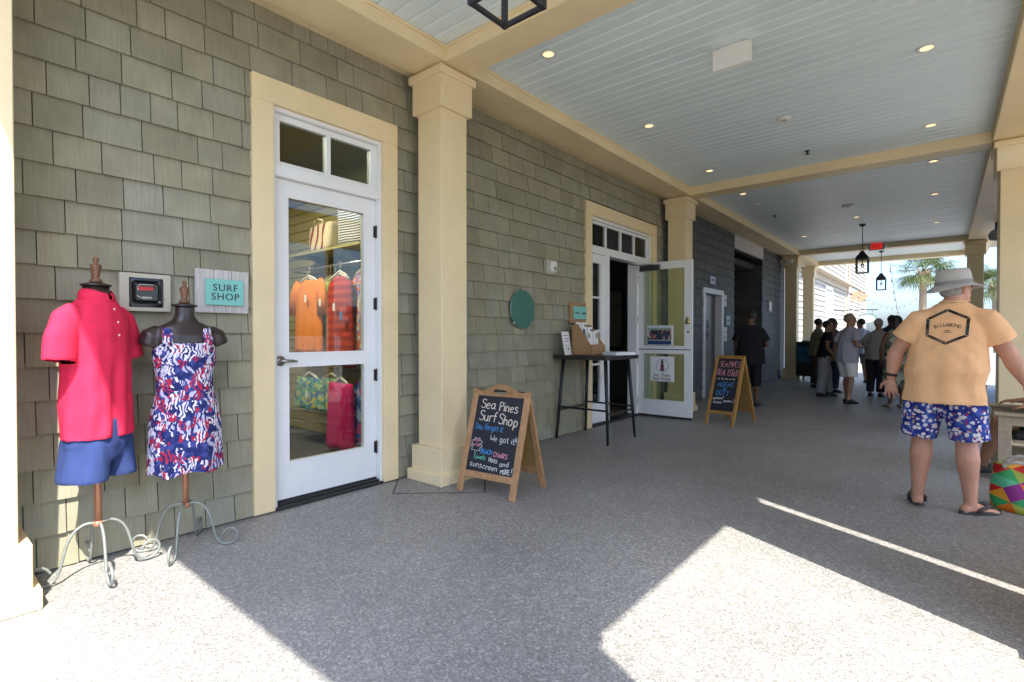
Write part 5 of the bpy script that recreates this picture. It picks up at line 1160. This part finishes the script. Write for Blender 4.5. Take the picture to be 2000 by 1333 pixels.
hb = MB().loft([hat_ring(.090, .028), hat_ring(.094, .06), hat_ring(.090, .105), hat_ring(.084, .128), hat_ring(.070, .140), hat_ring(.03, .143)])
hb.build('hat_crown', M_HAT, man, smooth=True)
hb = MB(); rg = [hat_ring(.089, .036), hat_ring(.102, .030, .004), hat_ring(.122, .016, .010), hat_ring(.142, .002, .014), hat_ring(.144, -.004, .014), hat_ring(.122, .008, .010), hat_ring(.089, .026)]
hb.loft(rg, False); hb.build('hat_brim', M_HAT, man, smooth=True)
hb = MB().loft([hat_ring(.0965, .034), hat_ring(.0975, .036), hat_ring(.0975, .056), hat_ring(.0965, .058)], False); hb.build('hat_band', mat('hat_band_grey', (0.28, 0.28, 0.27), .8), man, smooth=True)
h_ = MB().ellipsoid(HDm(0, -.020, -.005), .080, .090, .070, 18, 10, rotm); put('hair', remesh(h_, .008, 3, .5, lambda c, nv: .006 * noise.noise(c * 40)), HAIR_S, man)
nb_ = mi['tc'](mi['hz'] + .575); MB().loft([[(nb_[0] + r_ * math.cos(a), nb_[1] + .02 + r_ * .92 * math.sin(a), mi['hz'] + z_ + .010 * -math.sin(a)) for a in [2 * math.pi * k / 28 for k in range(28)]] for r_, z_ in ((.086, .568), (.080, .584), (.072, .588), (.070, .578))], False).build('neckband', M_TEE, man, smooth=True)
W_m = mi['arms'][0][2]; E_m = mi['arms'][0][1]; c0 = W_m.lerp(E_m, .10); c1 = W_m.lerp(E_m, .20)
MB().tube([c0, c1], [.036, .0375], 20).build('watch_band', M_BLACK, man, smooth=True)
M_SANDAL = mat('dark_sandal_rubber', (0.045, 0.043, 0.042), .7)
for Hp, K, A, fa_ in mi['legs']:
    f = V(-math.sin(fa_), math.cos(fa_), 0); r = V(math.cos(fa_), math.sin(fa_), 0); out = []
    for k in range(28):
        a = 2 * math.pi * k / 28; u = math.sin(a); wd = .046 + .008 * u; c = V(A.x, A.y, 0) + f * (.062 + .142 * u) + r * wd * math.cos(a); out.append(c)
    MB().loft([[c + V(0, 0, z) for c in out] for z in (.002, .012, .026)]).build('sandal_sole', M_SANDAL, man)
    a0 = V(A.x, A.y, 0)
    for sx in (-1, 1): MB().tube([a0 + f * .155 + V(0, 0, .030), a0 + f * .11 + r * sx * .028 + V(0, 0, .064), a0 + f * .035 + r * sx * .052 + V(0, 0, .045), a0 + f * .02 + r * sx * .050 + V(0, 0, .02)], [(.008, .012), (.009, .016), (.009, .014), (.008, .010)], 8).build('sandal_strap', M_SANDAL, man, smooth=True)
# printed emblem on the back of the shirt
tee = [o for o in man.children if o.name.startswith('shirt')][0].data
bv = BVHTree.FromPolygons([v.co for v in tee.vertices], [p_.vertices for p_ in tee.polygons])
def back(x, z, off=.0025):
    h = bv.ray_cast(V(x, -1.0, z), V(0, 1, 0)); return (h[0] if h[0] else V(x, -.10, z)) + V(0, -off, 0)
CX, CZ = .018, 1.325
hexv = [(.0, .128), (.122, .062), (.112, -.068), (-.008, -.130), (-.122, -.066), (-.118, .060)]
cell = print_mat('emblem_print', [(0.03, 0.025, 0.025), (0.10, 0.05, 0.045), (0.045, 0.075, 0.075), (0.02, 0.02, 0.02), (0.18, 0.12, 0.10)], 26, .4)
for i in range(6):
    a, b_ = hexv[i], hexv[(i + 1) % 6]; n = 14; vv = []; ff = []
    for k in range(n + 1):
        u = .015 + .97 * k / n; x, z = a[0] + (b_[0] - a[0]) * u, a[1] + (b_[1] - a[1]) * u
        for q in (1.0, .92, .84): vv.append(back(CX + x * q, CZ + z * q))
    for k in range(n):
        for j in (0, 1): ff.append((k * 3 + j, k * 3 + j + 1, k * 3 + j + 4, k * 3 + j + 3))
    MB().add(vv, ff).build('emblem_bar', cell, man, smooth=True)
M_PRINT = mat('brown_print', (0.06, 0.03, 0.02), .8)
word = 'BILLABONG'
for i, chh in enumerate(word):
    u = (i - 4) / 4; x0 = u * .066; rotl = -u * .30
    me = text_mesh(chh, .036, M_PRINT, 0, wx=.85)
    for v in me.vertices:
        x, z = v.co.x, v.co.y; x, z = x * math.cos(rotl) - z * math.sin(rotl), x * math.sin(rotl) + z * math.cos(rotl)
        v.co = back(CX + x0 + x, CZ + .010 + z - .012 * u * u, .003)
    link('letter', me, man)
for z, w_ in ((-.028, .014), (-.040, .020)):
    mb = MB(); mb.add([back(CX + x, CZ + z + dz, .003) for x in (-w_, 0, w_) for dz in (-.0022, .0022)], [(0, 2, 3, 1), (2, 4, 5, 3)]); mb.build('emblem_bar', M_PRINT, man)
# --- woman in black at the recess
ARMS_DOWN = dict(elbow=[(-.235, -.02, 1.14), (.235, -.02, 1.14)], wrist=[(-.245, .06, .90), (.245, .06, .90)])
def pose(**k):
    d = dict(ARMS_DOWN, feet=[(-.10, 0, R(8)), (.10, 0, R(-8))]); d.update(k); return d
M_BLKC = cloth('black_cloth', (0.012, 0.012, 0.014))
person('person in black top and black capri trousers standing behind the amber chalkboard', (-2.72, 10.05), R(12), 1.74, pose(w=1.12, fat=.03, hip=.035, nod=R(18), elbow=[(-.27, .03, 1.13), (.27, .03, 1.13)], wrist=[(-.10, .22, 1.12), (.10, .22, 1.12)], palm=[(.3, .2, 1), (-.3, .2, 1)], seed=4.0), SK_D, (HAIR_D, .02), (M_BLKC, .78, .75, .03), ('pants', M_BLKC, .36, .012), mat('black_shoe', (0.015, 0.015, 0.015), .6))
CR = 'people gathered at the far end'
person('person with short grey blond hair in lavender T-shirt and white shorts', (-1.44, 11.72), R(-40), 1.70, pose(w=1.02, fat=.02, hip=.03, turn=R(-40), lean=(.03, .03), knee=[(-.10, .10, .50), (.10, .01, .49)], elbow=[(-.25, -.03, 1.14), (.27, -.03, 1.15)], wrist=[(-.12, .2, 1.08), (.12, .22, 1.12)], palm=[(.2, 0, 1), (-.2, 0, 1)], feet=[(-.10, .10, R(5)), (.11, -.06, R(-12))], seed=6), SK_M, (HAIR_G, .03), (cloth('lavender_tee', (0.40, 0.39, 0.47)), .80, .75, .025), ('shorts', cloth('white_shorts', (0.78, 0.77, 0.75)), .52, .02), M_BLACK, group=CR)
person('person in short black top and loose grey trousers left of the group', (-1.98, 12.75), R(-70), 1.60, pose(hip=.03, turn=R(-25), lean=(.03, .06), elbow=[(-.24, .0, 1.15), (.24, .02, 1.15)], wrist=[(-.2, .14, .93), (.2, .16, .95)], feet=[(-.09, .12, 0), (.10, -.10, 0)], seed=7), SK_M, (HAIR_D, .04), (M_BLKC, .90, .45, .02), ('pants', cloth('grey_trousers', (0.30, 0.30, 0.33)), .10, .035), M_BLACK, group=CR)
person('person in olive shirt with short dark hair at the back left of the group', (-2.45, 14.6), R(-60), 1.70, pose(w=1.05, seed=8, lean=(.03, .05), turn=R(30), elbow=[(-.25, .02, 1.14), (.26, .05, 1.16)], wrist=[(-.2, .2, 1.0), (.08, .24, 1.2)]), SK_M, (HAIR_D, 0), (cloth('olive_tee', (0.22, 0.21, 0.13)), .82, .6, .02), ('pants', cloth('brown_trousers', (0.07, 0.055, 0.04)), .10, .015), M_BLACK, group=CR)
person('dark haired person in brown top hidden behind the lavender shirt', (-1.95, 13.7), R(-30), 1.68, pose(seed=9, lean=(-.04, .03), turn=R(-40), feet=[(-.14, .05, R(20)), (.10, -.05, R(-10))]), SK_D, (HAIR_D, .05), (cloth('brown_top', (0.20, 0.14, 0.11)), .85, .6, .02), ('pants', cloth('navy_trousers', (0.03, 0.035, 0.06)), .10, .015), M_BLACK, group=CR)
person('person in blue striped shirt farther out beside the group', (-1.78, 16.9), R(30), 1.74, pose(w=1.1, fat=.03, seed=10, lean=(.04, .02), turn=R(40), feet=[(-.16, .08, R(25)), (.14, -.04, R(-20))]), SK_M, (HAIR_D, 0), (stripe_mat('blue_stripe_shirt', (0.22, 0.30, 0.52), (0.62, 0.64, 0.70), 5.0, 'X'), .80, .7, .025), ('shorts', cloth('grey_shorts', (0.25, 0.25, 0.25)), .52, .02), M_BLACK, group=CR)
person('person with silver hair in grey shirt and black trousers, back turned', (-1.12, 13.35), R(-15), 1.64, pose(w=1.08, fat=.03, nod=R(14), lean=(.02, .08), elbow=[(-.28, .02, 1.15), (.27, .02, 1.15)], wrist=[(-.18, .2, 1.02), (.16, .2, 1.02)], seed=11), SK_M, (HAIR_S, 0), (cloth('grey_shirt', (0.36, 0.345, 0.32)), .84, .8, .03), ('pants', cloth('black_trousers', (0.022, 0.024, 0.03)), .10, .02), M_BLACK, group=CR)
M_CAMO = print_mat('camo_print', [(0.09, 0.10, 0.07), (0.30, 0.33, 0.27), (0.05, 0.07, 0.06), (0.42, 0.42, 0.36), (0.15, 0.19, 0.13)], 13, .7)
person('person with long dark hair in a green camouflage dress behind the man', (-.66, 11.5), R(25), 1.64, pose(hip=.03, elbow=[(-.24, .0, 1.15), (.24, .0, 1.15)], wrist=[(-.22, .1, .92), (.22, .1, .92)], topname='dress_top', seed=12), SK_D, (HAIR_D, .30), (M_CAMO, .88, 0, .012), ('skirt', M_CAMO, .40, .02), mat('pale_shoe', (0.3, 0.28, 0.25), .7), group=CR)
person('dark haired person beyond the silver haired one near the exit', (-1.0, 16.2), R(10), 1.80, pose(w=1.05, seed=13, lean=(-.03, .04), turn=R(35)), SK_D, (HAIR_D, 0), (cloth('dark_blue_top', (0.03, 0.035, 0.06)), .82, .7, .02), ('pants', cloth('charcoal_trousers', (0.04, 0.04, 0.045)), .10, .02), M_BLACK, group=CR)
# --- person seated in the chair at the right edge
person('seated person at the right edge resting an arm on the wooden chair', (.86, 6.72), R(100), 1.66, dict(seat=.44, w=1.05, fat=.02, hip=.02, lean=(0, -.05), feet=[(-.02, .62, R(20)), (.16, .58, R(-5))], knee=[(-.06, .50, .50), (.16, .48, .50)],
    elbow=[(-.30, .06, .74), (.26, .05, .74)], wrist=[(-.33, .34, .71), (.24, .30, .71)], hand=[(0, 1, -.05), (0, 1, -.1)], palm=[(0, 0, -1), (0, 0, -1)], thumb=(-1, 1), seed=14), SK_M, (HAIR_D, .08), (cloth('dark_top_seated', (0.05, 0.05, 0.06)), .50, .5, .02), ('shorts', cloth('black_shorts', (0.02, 0.02, 0.02)), .50, .02), M_SANDAL)
# chair: box framed wooden armchair, side towards the camera
M_CHAIR = mat('weathered_chair_wood', (0.34, 0.28, 0.19), .6, var=.2, vscale=4, stretch=(2, 10, 10))
ch = thing('wooden_armchair', 'weathered wooden armchair with slab arms at the right edge', 'chair', (.86, 6.72, 0), R(90))
for sx in (-1, 1):
    sd = MB().box(sx * .33, sx * .41, .40, .49, 0, .58).box(sx * .33, sx * .41, -.42, -.33, 0, .58).box(sx * .335, sx * .405, -.33, .40, .12, .20).box(sx * .335, sx * .405, -.33, .40, .50, .578)
    sd.build('side_frame', M_CHAIR, ch, bevel=.003)
    MB().box(sx * .31, sx * .43, -.44, .52, .581, .61).build('armrest', M_CHAIR, ch, bevel=.006)
for k in range(5): MB().box(-.33, .33, -.33 + k * .145, -.20 + k * .145, .34, .365).build('seat_slat', M_CHAIR, ch, bevel=.003)
for k in range(5): MB().box(-.32 + k * .13, -.205 + k * .13, -.40, -.375, .30, .92).build('back_slat', M_CHAIR, ch, bevel=.003, rot=(R(8), 0, 0))
MB().box(-.31, .31, -.30, .38, .366, .44).build('cushion', mat('black_cushion', (0.02, 0.02, 0.022), .8), ch, bevel=.02)
# bag on the floor
def facet_mat():
    """triangle lattice print: three sets of straight lines, one random colour per triangle"""
    m, n, L, b = node_mat('geometric_bag_print'); tc = n.new('ShaderNodeTexCoord'); fl_ = []
    for d in ((9.0, 1.5, 4.0), (-4.5, 1.5, 8.0), (4.5, 3.0, 12.0)):
        dp = n.new('ShaderNodeVectorMath'); dp.operation = 'DOT_PRODUCT'; dp.inputs[1].default_value = d; L.new(tc.outputs['Object'], dp.inputs[0])
        f = n.new('ShaderNodeMath'); f.operation = 'FLOOR'; L.new(dp.outputs['Value'], f.inputs[0]); fl_.append(f.outputs[0])
    cx = n.new('ShaderNodeCombineXYZ')
    for k in range(3): L.new(fl_[k], cx.inputs[k])
    wn_ = n.new('ShaderNodeTexWhiteNoise'); L.new(cx.outputs[0], wn_.inputs['Vector'])
    cols = [(0.55, 0.015, 0.01), (0.75, 0.17, 0.01), (0.03, 0.33, 0.09), (0.68, 0.06, 0.01), (0.10, 0.50, 0.25), (0.75, 0.33, 0.02), (0.35, 0.42, 0.05), (0.25, 0.02, 0.20), (0.60, 0.02, 0.01)]
    r = ramp(n, [(i / len(cols), c) for i, c in enumerate(cols)], 'CONSTANT'); L.new(wn_.outputs['Value'], r.inputs[0]); L.new(r.outputs[0], b.inputs['Base Color']); b.inputs['Roughness'].default_value = .6
    return m
bg_ = thing('beach_bag', 'multicoloured geometric beach bag with white rope handles on the floor', 'bag', (.52, 5.32, 0), R(-8))
rings = []
for i in range(9):
    u = i / 8; z = .004 + .34 * u; ww = .235 * (1 + .10 * math.sin(u * 2.6) - .10 * u); dd = .12 * (1 - .55 * u ** 1.5)
    rings.append([(x + .008 * math.sin(9 * z + 3 * y * 20), y + .012 * math.sin(6 * x * 5 + z * 11), zz + (.020 * math.cos(x * 9) if i == 8 else 0)) for x, y, zz in ell(ww, dd, z, 0, 0, 40, 3.2)])
MB().loft(rings).build('body', facet_mat(), bg_, smooth=True)
M_ROPE = mat('white_rope', (0.62, 0.60, 0.56), .85, bump=.6, bscale=120)
for s, dz in ((-1, .0), (1, .02)): MB().tube([(-.16, s * .05, .30), (-.17, s * .075, .345), (-.10, s * .09 - .03, .375 + dz), (0, s * .07 - .05, .372 + dz), (.10, s * .05 - .04, .36), (.165, s * .06, .33), (.16, s * .05, .29)], .0125, 10).build('handle', M_ROPE, bg_, smooth=True)
# ---------------------------------------------------------------- beyond the porch: cart, house, palm, lights
ct = thing('vending_cart', 'black wheeled cart with a glowing blue panel by the far column', 'cart', (-2.72, 16.3, 0), R(-6))
MB().box(-.42, .42, -.28, .28, .17, 1.12).build('cabinet', mat('cart_black', (0.02, 0.02, 0.022), .4), ct, bevel=.02)
MB().box(-.36, .30, -.292, -.281, .55, .98).build('panel', mat('blue_panel', (0.02, 0.12, 0.22), .3, var=.9, vscale=4), ct, bevel=.003)
MB().box(-.30, .0, -.2, .12, 1.121, 1.16).build('tray', M_PLASTIC, ct, bevel=.005)
for sx in (-1, 1):
    for sy in (-1, 1):
        wv = MB().tube([(sx * .36 - .02, sy * .22, .06), (sx * .36 + .02, sy * .22, .06)], .058, 16).build('wheel', M_PALE, ct, smooth=True)
        MB().box(sx * .36 - .03, sx * .36 + .03, sy * .22 - .02, sy * .22 + .02, .10, .17).build('fork', M_STEEL, wv)
M_LAP = mat('cream_lap_siding', (0.36, 0.335, 0.285), .6, var=.06, vscale=1.2, objrand=.04)
hs = thing('sided_house', 'sunlit cream lap sided house beyond the porch on the left', 'building', (-4.25, 32, 0))
HX = -4.25
MB().box(-7, 0, -11, 11.5, 0, 7.2).build('wall', mat('siding_shadow', (0.16, 0.15, 0.13), .8), hs)
lap = MB().prism([(0, .012), (.045, 0), (.006, .232), (0, .232)], 'y', -11, 11.5)
lm = lap.mesh('siding_board', M_LAP)
for k in range(30):
    z = .05 + .232 * k
    if 3.60 < z < 4.0: continue
    link('siding_board', lm, hs, loc=(0, 0, z))
MB().box(.0, .10, -11, 11.5, 3.72, 4.02).box(0, .42, -11, 2.2, 3.98, 4.06).build('frieze_board', mat('tan_frieze', (0.42, 0.36, 0.27), .6), hs)
MB().box(.0, .05, 1.95, 2.2, 0, 7.1).box(0, .05, 11.3, 11.5, 0, 7.1).build('corner_board', M_WHITE, hs)
MB().tube([(.14, 2.35, 7.0), (.14, 2.35, 4.4), (.10, 2.05, 4.0), (.10, 2.05, .2)], .055, 10).build('downspout', mat('tan_downspout', (0.45, 0.33, 0.25), .5), hs)
for y0, y1, z0, z1 in ((-4.4, -2.8, 1.0, 3.45),):
    wv = MB().box(.03, .07, y0 - .14, y0, z0 - .12, z1 + .14).box(.03, .07, y1, y1 + .14, z0 - .12, z1 + .14).box(.03, .07, y0, y1, z1, z1 + .14).box(.03, .09, y0, y1, z0 - .12, z0).box(.03, .06, y0, y1, 2.15, 2.27).build('window', M_WHITE, hs)
    for a, b_ in ((z0, 2.15), (2.27, z1)):
        for j in range(3): MB().box(.031, .04, y0 + (y1 - y0) * j / 3 + .03, y0 + (y1 - y0) * (j + 1) / 3 - .03, a + .03, b_ - .03).build('pane', mat('blue_pane', (0.10, 0.14, 0.20), .08), wv)
        for j in (1, 2): MB().box(.035, .058, y0 + (y1 - y0) * j / 3 - .03, y0 + (y1 - y0) * j / 3 + .03, a, b_).build('muntin', M_WHITE, wv)
for y in (4.2, 7.2): MB().prism([(.03, 3.3), (.55, 3.75), (.55, 3.85), (.03, 3.85)], 'y', y, y + .14).build('bracket', mat('tan_bracket', (0.45, 0.30, 0.18), .6), hs)
MB().prism([(-7.4, 7.15), (.5, 7.15), (.5, 7.3), (-3.5, 9.6), (-7.4, 7.3)], 'y', -11.4, 11.9).build('roof', mat('grey_roof', (0.2, 0.19, 0.18), .8), hs)
os_ = thing('oval_sign', 'white oval hanging sign with a green rim on a bracket beyond the crowd', 'sign', (-2.86, 30, 2.10))
ov = [(.37 * math.cos(a), .225 * math.sin(a)) for a in [2 * math.pi * k / 40 for k in range(40)]]
MB().prism(ov, 'y', -.015, .015).build('panel', M_WHITE, os_)
MB().tube([(x * .97, -.018, z * .97) for x, z in ov + ov[:1]], .018, 6).build('rim', mat('green_rim', (0.03, 0.14, 0.07), .5), os_)
MB().tube([(-1.36, 0, .42), (.42, 0, .42)], .022, 8).build('arm', M_BLACK, os_)
for x in (-.2, .2): MB().tube([(x, 0, .42), (x, 0, .19)], .008, 6).build('hook', M_BLACK, os_)
for z, n_ in ((.055, 9), (-.075, 7)):
    mk = MB(); x = -.03 * n_
    for k in range(n_): h_ = rnd.uniform(.03, .042); mk.box(x, x + .014, -.0185, -.0155, z - h_, z + h_); mk.box(x, x + .036, -.0185, -.0155, z - .006, z + .006); x += .058
    o = mk.build('lettering', mat('green_ink', (0.02, 0.07, 0.04), .6), os_); o['kind'] = 'stuff'
# palm
def palm(label, x, y, h, seed, nf=34):
    r_ = random.Random(seed); t = thing('palm_tree', label, 'tree', (x, y, 0))
    pts = [(.10 * math.sin(z * .5 + seed), .05 * z / h, z) for z in [h * k / 14 for k in range(15)]]
    MB().tube(pts, [.24 - .06 * k / 14 + (.02 if k % 2 else 0) for k in range(15)], 12).build('trunk', mat('palm_trunk', (0.30, 0.23, 0.16), .9, var=.35, vscale=4, stretch=(1, 1, 8), bump=.5, bscale=14), t, smooth=True)
    b_ = MB(); top = Vector(pts[-1])
    for k in range(26):   # old leaf bases
        a = k * 2.4; z = -.75 + .75 * k / 26; c = top + V(.19 * math.cos(a), .19 * math.sin(a), z)
        b_.tube([c, c + V(.14 * math.cos(a), .14 * math.sin(a), .16), c + V(.2 * math.cos(a), .2 * math.sin(a), .34)], [.07, .05, .02], 5)
    b_.build('boot', mat('palm_boot', (0.38, 0.27, 0.16), .9), t)
    lv = MB()
    for k in range(nf):
        a = k * 2.39996 + r_.uniform(-.2, .2); el_ = R(r_.uniform(-38, 75)); L_ = r_.uniform(1.0, 1.5)
        d = V(math.cos(a) * math.cos(el_), math.sin(a) * math.cos(el_), math.sin(el_)); st = top + V(0, 0, .1); e = st + d * L_ * .75 + V(0, 0, -.10)
        lv.tube([st, st.lerp(e, .5) + V(0, 0, .08), e], [.02, .016, .012], 4)
        side = d.cross(V(0, 0, 1)).normalized(); up = side.cross(d).normalized()
        for j in range(26):   # fan of leaflets
            f = R(-118 + 236 * j / 25); dl = (d * math.cos(f) + side * math.sin(f)).normalized(); ln = L_ * (.62 + .38 * math.cos(f * .6)) * r_.uniform(.8, 1.05); w = .026
            m1 = e + dl * ln * .55 + up * .04; tip = e + dl * ln + V(0, 0, -.22 * ln - r_.uniform(0, .14)); pr = dl.cross(up).normalized() * w
            lv.add([e, m1 + pr, tip, m1 - pr], [(0, 1, 2, 3)])
    m, n, L, b = node_mat('palm_leaf_%d' % seed); g = n.new('ShaderNodeNewGeometry'); rp = ramp(n, [(0, (0.05, 0.085, 0.025)), (.6, (0.10, 0.14, 0.04)), (1, (0.20, 0.20, 0.07))]); L.new(g.outputs['Random Per Island'], rp.inputs[0]); L.new(rp.outputs[0], b.inputs['Base Color']); b.inputs['Roughness'].default_value = .5
    tr_ = n.new('ShaderNodeBsdfTranslucent'); L.new(rp.outputs[0], tr_.inputs[0]); mx = n.new('ShaderNodeMixShader'); mx.inputs[0].default_value = .3; L.new(b.outputs[0], mx.inputs[1]); L.new(tr_.outputs[0], mx.inputs[2]); L.new(mx.outputs[0], n['Material Output'].inputs[0])
    o = lv.build('crown', m, t); o['kind'] = 'stuff'
palm('tall palm against the sky left of the grey hat', -1.0, 43.0, 5.4, 3)
palm('palm seen past the right side of the far columns', 2.9, 52.0, 5.0, 8)
# string lights
def light_string(label, a, b_, sag, n):
    t = thing('string_lights', label, 'lights', a); a = Vector(a); b_ = Vector(b_); P = [(b_ - a) * u + V(0, 0, -sag * 4 * u * (1 - u)) for u in [k / 40 for k in range(41)]]
    MB().tube(P, .007, 5).build('wire', M_BLACK, t)
    for k in range(n):
        p = P[int((k + .5) * 40 / n)]; MB().tube([p, p - V(0, 0, .07)], .02, 6).ellipsoid(p - V(0, 0, .12), .034, .034, .048, 8, 6).build('bulb', mat('string_bulb', (0.18, 0.19, 0.2), .3), t, smooth=True)
light_string('string of bulbs falling from the porch beam beside the far lantern', (-1.35, 20.3, 3.62), (-1.8, 40, 2.2), .9, 16)
light_string('faint string of bulbs sagging from the house across the sky', (-4.0, 34, 4.2), (-1.0, 43, 4.2), 1.2, 12)
fl = thing('flood_light', 'grey round flood light under the right beam at the far end', 'light', (.80, 14.6, 3.42))
MB().lathe([(.03, -.17), (.11, -.15), (.13, -.05), (.08, .04), (.03, .06)], n=18).build('head', mat('grey_fixture', (0.3, 0.32, 0.35), .5), fl, smooth=True)
MB().tube([(0, 0, .05), (0, 0, .21)], .02, 8).build('stem', M_BLACK, fl)
